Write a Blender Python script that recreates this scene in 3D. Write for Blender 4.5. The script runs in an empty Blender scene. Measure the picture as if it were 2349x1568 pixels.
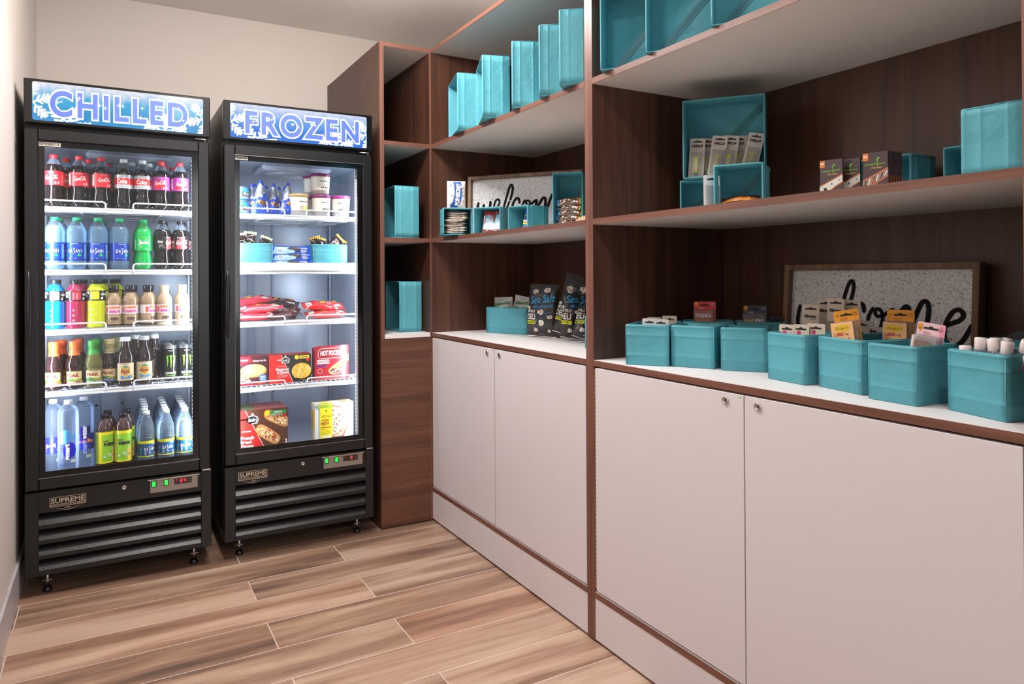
import bpy, math, random
from mathutils import Vector, Matrix, noise
random.seed(7)
S = bpy.context.scene
COL = S.collection
R = math.radians

# ------------------------------------------------------------------ camera
F_PX, CY, PITCH, ROLL, YAW, CH = 1621.28, 623.2, 0.0049, -0.0056, 0.5178, 1.2
fw = Vector((math.sin(YAW) * math.cos(PITCH), math.cos(YAW) * math.cos(PITCH), math.sin(PITCH)))
rt = Vector((math.cos(YAW), -math.sin(YAW), 0))
up = rt.cross(fw)
r2 = rt * math.cos(ROLL) + up * math.sin(ROLL)
u2 = up * math.cos(ROLL) - rt * math.sin(ROLL)
cd = bpy.data.cameras.new('camera')
cam = bpy.data.objects.new('camera', cd)
COL.objects.link(cam)
cam.matrix_world = Matrix(((r2.x, u2.x, -fw.x, 0), (r2.y, u2.y, -fw.y, 0), (r2.z, u2.z, -fw.z, CH), (0, 0, 0, 1)))
cd.sensor_width = 36
cd.lens = F_PX / 2349 * 36
cd.shift_y = -(784 - CY) / 2349
cd.clip_start = 0.05
S.camera = cam

# ------------------------------------------------------------------ world, room lights, exposure
S.view_settings.view_transform = 'Standard'
S.view_settings.look = 'None'
S.view_settings.gamma = 1
S.view_settings.exposure = 0.0
S.view_settings.use_curve_mapping = False
S.cycles.transparent_max_bounces = 32
S.cycles.max_bounces = 10
S.cycles.sample_clamp_indirect = 6
w = bpy.data.worlds.new('world')
S.world = w
w.use_nodes = True
w.node_tree.nodes['Background'].inputs[0].default_value = (0.97, 0.98, 1.0, 1)
w.node_tree.nodes['Background'].inputs[1].default_value = 0.72

def area(name, loc, size, power, color=(1, 1, 1), rot=(0, 0, 0), sy=None, spread=180, parent=None):
    l = bpy.data.lights.new(name, 'AREA')
    l.energy = power
    l.color = color
    l.size = size
    if sy:
        l.shape = 'RECTANGLE'
        l.size_y = sy
    else:
        l.shape = 'DISK'
    l.spread = R(spread)
    o = bpy.data.objects.new(name, l)
    COL.objects.link(o)
    o.location = loc
    o.rotation_euler = rot
    if parent:
        o.parent = parent
    return o

WARM = (1.0, 0.955, 0.925)
area('ceiling_downlight', (0.35, 2.3, 2.6), 0.14, 21, WARM)
gl = bpy.data.lights.new('ceiling_globe', 'POINT')
gl.energy = 42
gl.shadow_soft_size = 0.09
gl.color = WARM
go = bpy.data.objects.new('ceiling_globe', gl)
COL.objects.link(go)
go.location = (0.80, 2.55, 2.40)
area('ceiling_downlight', (0.50, 1.25, 2.6), 0.16, 10, WARM)
area('ceiling_downlight', (0.50, -0.1, 2.6), 0.2, 9, WARM)
area('front_fill', (0.97, -1.6, 1.5), 0.34, 16, (1.0, 0.98, 0.97), (R(90), 0, R(0)), 1.5)  # added frontal fill behind the camera, no real window; clear of glass reflections

# ------------------------------------------------------------------ materials
def lin(c):
    return c / 12.92 if c <= 0.04045 else ((c + 0.055) / 1.055) ** 2.4

def C(h):
    return tuple(lin(int(h[i:i + 2], 16) / 255) for i in (0, 2, 4)) + (1,)

MC = {}
def mat(h, rough=0.5, metal=0.0, emit=0.0, name=None, bump=None, coat=0.0, spec=0.5):
    k = (h, rough, metal, emit, bump, coat, spec)
    if k in MC:
        return MC[k]
    m = bpy.data.materials.new(name or 'paint_' + h)
    m.use_nodes = True
    nt = m.node_tree
    b = nt.nodes['Principled BSDF']
    b.inputs['Base Color'].default_value = C(h)
    b.inputs['Roughness'].default_value = rough
    b.inputs['Metallic'].default_value = metal
    b.inputs['Coat Weight'].default_value = coat
    b.inputs['Specular IOR Level'].default_value = spec
    if emit:
        b.inputs['Emission Color'].default_value = C(h)
        b.inputs['Emission Strength'].default_value = emit
    if bump:
        sc, st = bump
        tc = nt.nodes.new('ShaderNodeTexCoord')
        n = nt.nodes.new('ShaderNodeTexNoise')
        n.inputs['Scale'].default_value = sc
        n.inputs['Detail'].default_value = 4
        bm = nt.nodes.new('ShaderNodeBump')
        bm.inputs['Strength'].default_value = st
        bm.inputs['Distance'].default_value = 0.01
        nt.links.new(tc.outputs['Object'], n.inputs['Vector'])
        nt.links.new(n.outputs['Fac'], bm.inputs['Height'])
        nt.links.new(bm.outputs['Normal'], b.inputs['Normal'])
    MC[k] = m
    return m

def node_mat(name):
    m = bpy.data.materials.new(name)
    m.use_nodes = True
    nt = m.node_tree
    return m, nt, nt.nodes['Principled BSDF'], nt.nodes.new, nt.links.new

def ramp(nt, stops):
    r = nt.nodes.new('ShaderNodeValToRGB')
    e = r.color_ramp.elements
    while len(e) < len(stops):
        e.new(0.5)
    for i, (p, c) in enumerate(stops):
        e[i].position = p
        e[i].color = C(c)
    return r

def wood(name, axis, cols, rough=0.42, sc=1.0):
    m, nt, b, N, L = node_mat(name)
    g = N('ShaderNodeNewGeometry')
    mp = N('ShaderNodeMapping')
    s = [22 * sc, 22 * sc, 22 * sc]
    s['xyz'.index(axis)] = 0.9 * sc
    mp.inputs['Scale'].default_value = s
    L(g.outputs['Position'], mp.inputs['Vector'])
    n = N('ShaderNodeTexNoise')
    n.inputs['Scale'].default_value = 1
    n.inputs['Detail'].default_value = 6
    n.inputs['Roughness'].default_value = 0.65
    n.inputs['Distortion'].default_value = 0.6
    L(mp.outputs[0], n.inputs['Vector'])
    mp2 = N('ShaderNodeMapping')
    s2 = [160, 160, 160]
    s2['xyz'.index(axis)] = 4
    mp2.inputs['Scale'].default_value = s2
    L(g.outputs['Position'], mp2.inputs['Vector'])
    n2 = N('ShaderNodeTexNoise')
    n2.inputs['Scale'].default_value = 1
    n2.inputs['Detail'].default_value = 3
    L(mp2.outputs[0], n2.inputs['Vector'])
    ma = N('ShaderNodeMath')
    ma.operation = 'MULTIPLY_ADD'
    ma.inputs[1].default_value = 0.25
    L(n2.outputs['Fac'], ma.inputs[0])
    mb = N('ShaderNodeMath')
    mb.operation = 'MULTIPLY'
    mb.inputs[1].default_value = 0.78
    L(n.outputs['Fac'], mb.inputs[0])
    L(mb.outputs[0], ma.inputs[2])
    r = ramp(nt, [(0.36, cols[0]), (0.5, cols[1]), (0.66, cols[2])])
    L(ma.outputs[0], r.inputs[0])
    L(r.outputs[0], b.inputs['Base Color'])
    b.inputs['Roughness'].default_value = rough
    return m

WC = ('38221a', '482b1f', '57382a')
W_V = wood('walnut_laminate_upright', 'z', WC)
WE = ('5a382c', '6d4638', '805546')
W_E = wood('walnut_edge_upright', 'z', WE)
W_Y = wood('walnut_edge_along', 'y', WE)
W_X = wood('walnut_edge_across', 'x', WE)
W_F = wood('walnut_front_across', 'x', ('4a2c20', '5e3a2a', '714936'))

# painted plaster
def plaster(name, h):
    m, nt, b, N, L = node_mat(name)
    g = N('ShaderNodeNewGeometry')
    n = N('ShaderNodeTexNoise')
    n.inputs['Scale'].default_value = 220
    n.inputs['Detail'].default_value = 3
    L(g.outputs['Position'], n.inputs['Vector'])
    n2 = N('ShaderNodeTexNoise')
    n2.inputs['Scale'].default_value = 2.2
    L(g.outputs['Position'], n2.inputs['Vector'])
    mx = N('ShaderNodeMixRGB')
    mx.inputs[1].default_value = C(h)
    c = C(h)
    mx.inputs[2].default_value = (c[0] * 0.94, c[1] * 0.94, c[2] * 0.94, 1)
    L(n2.outputs['Fac'], mx.inputs[0])
    L(mx.outputs[0], b.inputs['Base Color'])
    bm = N('ShaderNodeBump')
    bm.inputs['Strength'].default_value = 0.12
    bm.inputs['Distance'].default_value = 0.002
    L(n.outputs['Fac'], bm.inputs['Height'])
    L(bm.outputs[0], b.inputs['Normal'])
    b.inputs['Roughness'].default_value = 0.75
    return m

# floor: wood-look porcelain planks
def floor_mat():
    m, nt, b, N, L = node_mat('wood_look_plank_tile')
    g = N('ShaderNodeNewGeometry')
    sx = N('ShaderNodeSeparateXYZ')
    L(g.outputs['Position'], sx.inputs[0])
    def M(op, a, bb=None, c=None):
        n = N('ShaderNodeMath')
        n.operation = op
        for i, v in enumerate((a, bb, c)):
            if v is None:
                continue
            if isinstance(v, (int, float)):
                n.inputs[i].default_value = v
            else:
                L(v, n.inputs[i])
        return n.outputs[0]
    PW, PL = 0.1945, 1.153
    v = M('DIVIDE', M('SUBTRACT', 3.142, sx.outputs[1]), PW)
    row = M('FLOOR', v)
    fy = M('SUBTRACT', v, row)
    par = M('MODULO', M('ADD', row, 100), 2)
    u = M('ADD', M('DIVIDE', M('SUBTRACT', sx.outputs[0], 0.864), PL), M('MULTIPLY', par, 0.340))
    cell = M('FLOOR', u)
    fx = M('SUBTRACT', u, cell)
    ey = M('MULTIPLY', M('MINIMUM', fy, M('SUBTRACT', 1, fy)), PW)
    ex = M('MULTIPLY', M('MINIMUM', fx, M('SUBTRACT', 1, fx)), PL)
    ed = M('MINIMUM', ex, ey)
    grout = M('LESS_THAN', ed, 0.0016)
    cv = N('ShaderNodeCombineXYZ')
    L(cell, cv.inputs[0]); L(row, cv.inputs[1])
    wn = N('ShaderNodeTexWhiteNoise')
    wn.noise_dimensions = '3D'
    L(cv.outputs[0], wn.inputs['Vector'])
    off = N('ShaderNodeVectorMath')
    off.operation = 'SCALE'
    off.inputs[3].default_value = 37
    L(wn.outputs['Color'], off.inputs[0])
    def streak(sx_, sy_, det, dist):
        mp = N('ShaderNodeMapping')
        mp.inputs['Scale'].default_value = (sx_, sy_, 1)
        L(g.outputs['Position'], mp.inputs['Vector'])
        ad = N('ShaderNodeVectorMath')
        L(mp.outputs[0], ad.inputs[0]); L(off.outputs[0], ad.inputs[1])
        n = N('ShaderNodeTexNoise')
        n.inputs['Scale'].default_value = 1
        n.inputs['Detail'].default_value = det
        n.inputs['Distortion'].default_value = dist
        n.inputs['Roughness'].default_value = 0.55
        L(ad.outputs[0], n.inputs['Vector'])
        return n.outputs['Fac']
    a = streak(0.9, 9.0, 3, 0.4)
    f = streak(5, 120, 5, 1.2)
    mix = M('ADD', M('MULTIPLY', a, 0.9), M('MULTIPLY', f, 0.22))
    mix = M('ADD', mix, M('MULTIPLY', M('SUBTRACT', wn.outputs['Value'], 0.5), 0.13))
    r = ramp(nt, [(0.33, '5c4d46'), (0.45, '836c5f'), (0.54, '9d8271'), (0.63, 'b59e8d'), (0.73, 'c8b6a6')])
    L(mix, r.inputs[0])
    hue = N('ShaderNodeMixRGB')
    hue.blend_type = 'MULTIPLY'
    hue.inputs[0].default_value = 1
    L(r.outputs[0], hue.inputs[1])
    h2 = ramp(nt, [(0.0, 'fff0e2'), (0.5, 'f2ece8'), (1.0, 'ffe9dc')])
    L(wn.outputs['Value'], h2.inputs[0])
    L(h2.outputs[0], hue.inputs[2])
    gm = N('ShaderNodeMixRGB')
    L(grout, gm.inputs[0]); L(hue.outputs[0], gm.inputs[1])
    gm.inputs[2].default_value = C('d9c9bd')
    L(gm.outputs[0], b.inputs['Base Color'])
    bm = N('ShaderNodeBump')
    bm.inputs['Strength'].default_value = 0.25
    bm.inputs['Distance'].default_value = 0.001
    L(M('ADD', f, M('MULTIPLY', grout, -2)), bm.inputs['Height'])
    L(bm.outputs[0], b.inputs['Normal'])
    b.inputs['Roughness'].default_value = 0.34
    return m

def clear(name, col, fac, rough=0.05, base=None):
    """see-through plastic or glass: part transparent (tinted), part glossy"""
    m, nt, b, N, L = node_mat(name)
    b.inputs['Base Color'].default_value = C(base or col)
    b.inputs['Roughness'].default_value = rough
    t = N('ShaderNodeBsdfTransparent')
    t.inputs[0].default_value = C(col)
    mx = N('ShaderNodeMixShader')
    fr = N('ShaderNodeFresnel')
    fr.inputs[0].default_value = 1.4
    ma = N('ShaderNodeMath')
    ma.operation = 'ADD'
    ma.use_clamp = True
    ma.inputs[1].default_value = fac
    L(fr.outputs[0], ma.inputs[0])
    L(ma.outputs[0], mx.inputs[0])
    L(t.outputs[0], mx.inputs[1])
    L(b.outputs[0], mx.inputs[2])
    L(mx.outputs[0], nt.nodes['Material Output'].inputs[0])
    return m

def pane_mat():
    m, nt, b, N, L = node_mat('door_glass')
    t = N('ShaderNodeBsdfTransparent')
    t.inputs[0].default_value = (0.97, 0.98, 0.98, 1)
    gl = N('ShaderNodeBsdfGlossy')
    gl.inputs['Roughness'].default_value = 0.0
    mx = N('ShaderNodeMixShader')
    mx.inputs[0].default_value = 0.035
    L(t.outputs[0], mx.inputs[1]); L(gl.outputs[0], mx.inputs[2])
    L(mx.outputs[0], nt.nodes['Material Output'].inputs[0])
    return m

def sign_mat(name, top, mid, low, st):
    """printed, backlit sign face"""
    m, nt, b, N, L = node_mat(name)
    g = N('ShaderNodeNewGeometry')
    sx = N('ShaderNodeSeparateXYZ')
    L(g.outputs['Position'], sx.inputs[0])
    mr = N('ShaderNodeMapRange')
    mr.inputs[1].default_value = 1.792
    mr.inputs[2].default_value = 1.938
    L(sx.outputs[2], mr.inputs[0])
    n = N('ShaderNodeTexNoise')
    n.inputs['Scale'].default_value = 26
    n.inputs['Detail'].default_value = 5
    n.inputs['Distortion'].default_value = 1.5
    L(g.outputs['Position'], n.inputs['Vector'])
    ma = N('ShaderNodeMath')
    ma.operation = 'MULTIPLY_ADD'
    ma.inputs[1].default_value = 0.45
    L(n.outputs['Fac'], ma.inputs[0])
    su = N('ShaderNodeMath')
    su.operation = 'SUBTRACT'
    su.inputs[1].default_value = 0.22
    L(mr.outputs[0], su.inputs[0])
    L(su.outputs[0], ma.inputs[2])
    r = ramp(nt, [(0.25, low), (0.62, mid), (1.05 if False else 1.0, top)])
    L(ma.outputs[0], r.inputs[0])
    b.inputs['Base Color'].default_value = (0.02, 0.02, 0.02, 1)
    b.inputs['Roughness'].default_value = 0.15
    L(r.outputs[0], b.inputs['Emission Color'])
    b.inputs['Emission Strength'].default_value = st
    return m

def speckle(name, cols, scale, rough=0.4, metal=0.0, detail=6):
    m, nt, b, N, L = node_mat(name)
    tc = N('ShaderNodeTexCoord')
    n = N('ShaderNodeTexNoise')
    n.inputs['Scale'].default_value = scale
    n.inputs['Detail'].default_value = detail
    n.inputs['Roughness'].default_value = 0.75
    L(tc.outputs['Object'], n.inputs['Vector'])
    st = [(0.30 + 0.40 * i / (len(cols) - 1), c) for i, c in enumerate(cols)]
    r = ramp(nt, st)
    L(n.outputs['Fac'], r.inputs[0])
    L(r.outputs[0], b.inputs['Base Color'])
    b.inputs['Roughness'].default_value = rough
    b.inputs['Metallic'].default_value = metal
    return m

BLACK = mat('0c0b0d', 0.33, name='black_powder_coat')
BLACK2 = mat('060607', 0.22, name='black_gloss_trim')
FRIT = mat('07090a', 0.12, name='black_printed_glass')
CHROME = mat('c9c6c0', 0.22, 1.0, name='chrome')
WIRE = mat('f2f5fa', 0.3, name='white_coated_wire')
LINER = mat('aab4c6', 0.28, 0.25, name='pale_liner', bump=(9, 0.05))
LINER2 = mat('8f9cb3', 0.3, 0.2, name='pale_liner_rib')
WHITE = mat('e9e5e6', 0.45, name='white_laminate')
DOORW = mat('d6d0d4', 0.42, name='white_door_laminate')
UNDER = mat('e2dbd6', 0.5, name='grey_laminate')
TEAL = mat('549fad', 0.5, name='teal_fabric', bump=(38, 0.22), spec=0.35)
TEAL2 = mat('387f8b', 0.55, name='teal_fabric_binding')
GLASS = pane_mat()
PLAST = clear('clear_bottle_plastic', 'eef4fb', 0.10, 0.06, 'a9b7c8')
WATER = clear('bottled_water', 'cbe1f4', 0.24, 0.08, 'a4cbe8')
WATER2 = clear('bottled_clear_water', 'ecf3f9', 0.10, 0.06, 'b4c8d8')
SMARTW = clear('clear_spring_water', 'ebf1fa', 0.10, 0.05, 'b0c0d8')
COLA = mat('120a0c', 0.10, name='cola', coat=0.3)
TEA = mat('2a120c', 0.12, name='dark_tea', coat=0.3)
GTEA = clear('green_tea', '9a9352', 0.6, 0.1, '8f8a5a')
PLB = clear('blister_plastic', 'f4f4f4', 0.10, 0.05, 'f0f0f0')

# ------------------------------------------------------------------ mesh collector
TC = {}
def text_mesh(s, bold, shear, sp=1.0, res=3):
    k = (s, bold, shear, sp, res)
    if k not in TC:
        c = bpy.data.curves.new('t', 'FONT')
        c.body = s
        c.offset = bold
        c.shear = shear
        c.resolution_u = res
        c.space_character = sp
        o = bpy.data.objects.new('t', c)
        m = o.to_mesh()
        V = [(v.co.x, v.co.y) for v in m.vertices]
        P = [tuple(p.vertices) for p in m.polygons]
        o.to_mesh_clear()
        bpy.data.objects.remove(o)
        bpy.data.curves.remove(c)
        xs = [v[0] for v in V] or [0]
        ys = [v[1] for v in V] or [0]
        TC[k] = (V, P, min(xs), max(xs), min(ys), max(ys))
    return TC[k]

def plane(O, U, V):
    O, U, V = Vector(O), Vector(U).normalized(), Vector(V).normalized()
    N = U.cross(V)
    return lambda u, v, o=0.0: O + U * u + V * v + N * o

def cyl(r, rot=0.0, z0=0.0):
    """u = arc length, v = height; u = 0 faces -y"""
    def M(u, v, o=0.0):
        rr = r(v) if callable(r) else r
        a = u / (rr if not callable(r) else r(0)) + rot
        return Vector(((rr + o) * math.sin(a), -(rr + o) * math.cos(a), z0 + v))
    M.step = (r if not callable(r) else r(0) or .03) * .16
    return M

def clipx(P, x, keep_gt):
    out = []
    n = len(P)
    for i in range(n):
        a, b = P[i], P[(i + 1) % n]
        ia, ib = (a[0] >= x) == keep_gt or a[0] == x, (b[0] >= x) == keep_gt or b[0] == x
        if ia:
            out.append(a)
        if ia != ib:
            t = (x - a[0]) / (b[0] - a[0])
            out.append((x, a[1] + (b[1] - a[1]) * t))
    return out

class MB:
    def __init__(self):
        self.v, self.f, self.m, self.s, self.mats = [], [], [], [], []
    def mi(self, m):
        if m not in self.mats:
            self.mats.append(m)
        return self.mats.index(m)
    def add(self, vs, fs, m, smooth=False):
        o = len(self.v)
        self.v += [tuple(p) for p in vs]
        i = self.mi(m)
        for f in fs:
            self.f.append(tuple(o + j for j in f))
            self.m.append(i)
            self.s.append(smooth)
        return self
    def box(self, a, b, m, bev=0.0):
        x0, y0, z0 = a
        x1, y1, z1 = b
        if bev <= 0:
            vs = [(x, y, z) for z in (z0, z1) for y in (y0, y1) for x in (x0, x1)]
            return self.add(vs, [(0, 2, 3, 1), (4, 5, 7, 6), (0, 1, 5, 4), (2, 6, 7, 3), (0, 4, 6, 2), (1, 3, 7, 5)], m)
        c = bev
        vs, fs = [], []
        for sx in (0, 1):
            for sy in (0, 1):
                for sz in (0, 1):
                    X, Y, Z = (x0, x1)[sx], (y0, y1)[sy], (z0, z1)[sz]
                    dx, dy, dz = (c, -c)[sx], (c, -c)[sy], (c, -c)[sz]
                    vs += [(X, Y + dy, Z + dz), (X + dx, Y, Z + dz), (X + dx, Y + dy, Z)]
        I = lambda sx, sy, sz, k: ((sx * 2 + sy) * 2 + sz) * 3 + k
        fs += [(I(0, 0, 0, 0), I(0, 0, 1, 0), I(0, 1, 1, 0), I(0, 1, 0, 0)), (I(1, 0, 0, 0), I(1, 1, 0, 0), I(1, 1, 1, 0), I(1, 0, 1, 0))]
        fs += [(I(0, 0, 0, 1), I(1, 0, 0, 1), I(1, 0, 1, 1), I(0, 0, 1, 1)), (I(0, 1, 0, 1), I(0, 1, 1, 1), I(1, 1, 1, 1), I(1, 1, 0, 1))]
        fs += [(I(0, 0, 0, 2), I(0, 1, 0, 2), I(1, 1, 0, 2), I(1, 0, 0, 2)), (I(0, 0, 1, 2), I(1, 0, 1, 2), I(1, 1, 1, 2), I(0, 1, 1, 2))]
        for s in (0, 1):
            for t in (0, 1):
                a_ = (I(s, t, 0, 0), I(s, t, 0, 1), I(s, t, 1, 1), I(s, t, 1, 0))
                fs.append(a_ if s == t else a_[::-1])
                a_ = (I(s, 0, t, 0), I(s, 1, t, 0), I(s, 1, t, 2), I(s, 0, t, 2))
                fs.append(a_ if s == t else a_[::-1])
                a_ = (I(0, s, t, 1), I(0, s, t, 2), I(1, s, t, 2), I(1, s, t, 1))
                fs.append(a_ if s == t else a_[::-1])
        for sx in (0, 1):
            for sy in (0, 1):
                for sz in (0, 1):
                    f = (I(sx, sy, sz, 0), I(sx, sy, sz, 1), I(sx, sy, sz, 2))
                    fs.append(f if (sx + sy + sz) % 2 else f[::-1])
        return self.add(vs, fs, m)
    def lathe(self, prof, m, seg=20, c=(0, 0), mod=None, cap=True):
        """prof: list of (r, z)"""
        vs, fs = [], []
        for r, z in prof:
            for i in range(seg):
                a = 2 * math.pi * i / seg
                k = mod(z, a) if mod else 1
                vs.append((c[0] + r * k * math.cos(a), c[1] + r * k * math.sin(a), z))
        for j in range(len(prof) - 1):
            for i in range(seg):
                fs.append((j * seg + i, j * seg + (i + 1) % seg, (j + 1) * seg + (i + 1) % seg, (j + 1) * seg + i))
        if cap:
            fs.append(tuple(range(seg))[::-1])
            fs.append(tuple((len(prof) - 1) * seg + i for i in range(seg)))
        return self.add(vs, fs, m, True)
    def tube(self, pts, r, m, seg=6, closed=False):
        pts = [Vector(p) for p in pts]
        n = len(pts)
        vs, fs = [], []
        prev = None
        for i, p in enumerate(pts):
            if closed:
                d = pts[(i + 1) % n] - pts[i - 1]
            else:
                d = pts[min(i + 1, n - 1)] - pts[max(i - 1, 0)]
            d.normalize()
            a = prev if prev is not None else (Vector((0, 0, 1)) if abs(d.z) < 0.9 else Vector((1, 0, 0)))
            x = (a - d * a.dot(d))
            if x.length < 1e-5:
                x = Vector((1, 0.3, 0.2)).cross(d)
            x.normalize()
            prev = x
            y = d.cross(x)
            for k in range(seg):
                t = 2 * math.pi * k / seg
                vs.append(p + x * (r * math.cos(t)) + y * (r * math.sin(t)))
        for i in range(n if closed else n - 1):
            j = (i + 1) % n
            for k in range(seg):
                fs.append((i * seg + k, i * seg + (k + 1) % seg, j * seg + (k + 1) % seg, j * seg + k))
        if not closed:
            fs.append(tuple(range(seg))[::-1])
            fs.append(tuple((n - 1) * seg + k for k in range(seg)))
        return self.add(vs, fs, m, True)
    def grid(self, fn, nu, nv, m, smooth=True, flip=False):
        vs = [fn(i / nu, j / nv) for j in range(nv + 1) for i in range(nu + 1)]
        fs = []
        for j in range(nv):
            for i in range(nu):
                a = j * (nu + 1) + i
                q = (a, a + 1, a + nu + 2, a + nu + 1)
                fs.append(q[::-1] if flip else q)
        return self.add(vs, fs, m, smooth)
    # drawing on a mapped surface
    def rect(self, M, u0, v0, u1, v1, m, o=0.0004, nu=1):
        return self.grid(lambda a, b: M(u0 + (u1 - u0) * a, v0 + (v1 - v0) * b, o), nu, 1, m, False)
    def poly(self, M, pts, m, o=0.0006):
        st = getattr(M, 'step', None)
        us = [p[0] for p in pts]
        sv = getattr(M, 'stepv', None)
        vv = [p[1] for p in pts]
        if sv and max(vv) - min(vv) > sv * 1.2:
            k = math.floor(min(vv) / sv)
            while k * sv < max(vv):
                fl = [(p[1], p[0]) for p in pts]
                q = clipx(clipx(fl, k * sv, True), (k + 1) * sv, False)
                if len(q) > 2:
                    self.poly(M, [(p[1], p[0]) for p in q], m, o)
                k += 1
            return self
        if not st or max(us) - min(us) < st * 1.2:
            return self.add([M(u, v, o) for u, v in pts], [tuple(range(len(pts)))], m)
        k = math.floor(min(us) / st)
        while k * st < max(us):
            q = clipx(clipx(list(pts), k * st, True), (k + 1) * st, False)
            if len(q) > 2:
                self.add([M(u, v, o) for u, v in q], [tuple(range(len(q)))], m)
            k += 1
        return self
    def disc(self, M, u, v, r, m, o=0.0006, n=14, ry=None):
        ry = ry or r
        return self.poly(M, [(u + r * math.cos(2 * math.pi * i / n), v + ry * math.sin(2 * math.pi * i / n)) for i in range(n)], m, o)
    def text(self, M, s, u, v, wd, ht, m, o=0.0008, bold=0.0, shear=0.0, rot=0.0, sp=1.0, res=3):
        """centred on (u, v), fitted to wd x ht"""
        V, P, x0, x1, y0, y1 = text_mesh(s, bold, shear, sp, res)
        if x1 - x0 < 1e-6:
            return self
        ca, sa = math.cos(rot), math.sin(rot)
        q = []
        for x, y in V:
            a = ((x - x0) / (x1 - x0) - 0.5) * wd
            b = ((y - y0) / (y1 - y0) - 0.5) * ht
            q.append((u + a * ca - b * sa, v + a * sa + b * ca))
        if hasattr(M, 'step'):
            for p in P:
                self.poly(M, [q[i] for i in p], m, o)
            return self
        return self.add([M(a, b, o) for a, b in q], P, m)
    def stroke(self, M, pts, wd, m, o=0.0008, smooth=True):
        """ribbon along a path in (u, v)"""
        if smooth and len(pts) > 2:
            q = []
            for i in range(len(pts) - 1):
                p0, p1, p2, p3 = pts[max(i - 1, 0)], pts[i], pts[i + 1], pts[min(i + 2, len(pts) - 1)]
                for k in range(5):
                    t = k / 5
                    q.append(tuple(0.5 * (2 * p1[j] + (p2[j] - p0[j]) * t + (2 * p0[j] - 5 * p1[j] + 4 * p2[j] - p3[j]) * t * t + (3 * p1[j] - p0[j] - 3 * p2[j] + p3[j]) * t ** 3) for j in (0, 1)))
            q.append(pts[-1])
            pts = q
        n = len(pts)
        vs = []
        for i in range(n):
            a, b = pts[max(i - 1, 0)], pts[min(i + 1, n - 1)]
            dx, dy = b[0] - a[0], b[1] - a[1]
            L = math.hypot(dx, dy) or 1
            ww = wd(i / (n - 1)) if callable(wd) else wd
            vs.append(M(pts[i][0] - dy / L * ww / 2, pts[i][1] + dx / L * ww / 2, o))
            vs.append(M(pts[i][0] + dy / L * ww / 2, pts[i][1] - dx / L * ww / 2, o))
        fs = [(2 * i + 1, 2 * i + 3, 2 * i + 2, 2 * i) for i in range(n - 1)]
        self.add(vs, fs, m)
        for e in (0, n - 1):
            ww = wd(e / (n - 1)) if callable(wd) else wd
            self.disc(M, pts[e][0], pts[e][1], ww / 2, m, o + 0.00002, 8)
        return self
    def move(self, mtx):
        self.v = [tuple(mtx @ Vector(p)) for p in self.v]
        return self
    def build(self, name, parent=None):
        me = bpy.data.meshes.new(name)
        me.from_pydata(self.v, [], self.f)
        for m in self.mats:
            me.materials.append(m)
        me.polygons.foreach_set('material_index', self.m)
        me.polygons.foreach_set('use_smooth', self.s)
        me.update()
        o = bpy.data.objects.new(name, me)
        COL.objects.link(o)
        o.parent = parent
        return o

def tag(o, label=None, cat=None, group=None, kind=None):
    if label:
        o['label'] = label
    if cat:
        o['category'] = cat
    if group:
        o['group'] = group
    if kind:
        o['kind'] = kind
    return o

def settle(o, z, gap=.0004):
    """lower or lift a thing until its lowest point rests at height z"""
    rm = o.rotation_euler.to_matrix()
    lo = 9
    st = [(c, Matrix()) for c in o.children]
    for c in o.children:
        if c.type == 'MESH':
            lo = min(lo, min((rm @ (Vector(v.co) * o.scale.x)).z for v in c.data.vertices))
    o.location.z = z - lo + gap
    return o

def thing(name, label, cat, group=None, loc=(0, 0, 0), rz=0.0):
    o = bpy.data.objects.new(name, None)
    o.empty_display_size = 0.05
    COL.objects.link(o)
    o.location = loc
    o.rotation_euler = (0, 0, rz)
    return tag(o, label, cat, group)

KIDS = {}
def copy_tree(o, parent=None):
    c = o.copy()
    COL.objects.link(c)
    c.parent = parent
    for ch in list(o.children):
        copy_tree(ch, c)
    return c

PROTO = {}
def place(key, make, label, group, loc, rz=0.0, rot=None, scale=None):
    """first call builds the thing, later calls copy it and its parts"""
    if key not in PROTO:
        PROTO[key] = o = make()
    else:
        o = copy_tree(PROTO[key])
    o.location = loc
    o.rotation_euler = rot if rot else (0, 0, rz)
    if scale:
        o.scale = scale
    o['label'] = label
    if group:
        o['group'] = group
    elif 'group' in o:
        del o['group']
    return o

# ------------------------------------------------------------------ room shell
YW, XL, XR, YN, ZC = 4.1386, -0.3063, 1.99, -2.2, 2.63
WALLM = plaster('warm_grey_wall_paint', 'd6ccc4')
CEILM = plaster('ceiling_paint', 'efe9e2')
def struct(name, mb):
    return tag(mb.build(name), kind='structure')
struct('floor', MB().box((XL - .1, YN, -.08), (XR + .1, YW + .1, 0), floor_mat()))
struct('ceiling', MB().box((XL - .1, YN, ZC), (XR + .1, YW + .1, ZC + .08), CEILM))
struct('wall_back', MB().box((XL - .1, YW, 0), (XR + .1, YW + .1, ZC), WALLM))
struct('wall_left', MB().box((XL - .1, YN, 0), (XL, YW, ZC), WALLM))
struct('wall_right', MB().box((XR, YN, 0), (XR + .1, YW, ZC), WALLM))
BASEM = speckle('grey_stone_baseboard', ['b3abb0', 'bdb6ba', 'aaa2a8'], 14, 0.35)
struct('baseboard_left', MB().box((XL, YN, 0), (XL + .011, YW - .011, .135), BASEM, 0.002))
struct('baseboard_back', MB().box((XL, YW - .011, 0), (1.11, YW, .135), BASEM, 0.002))

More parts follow.
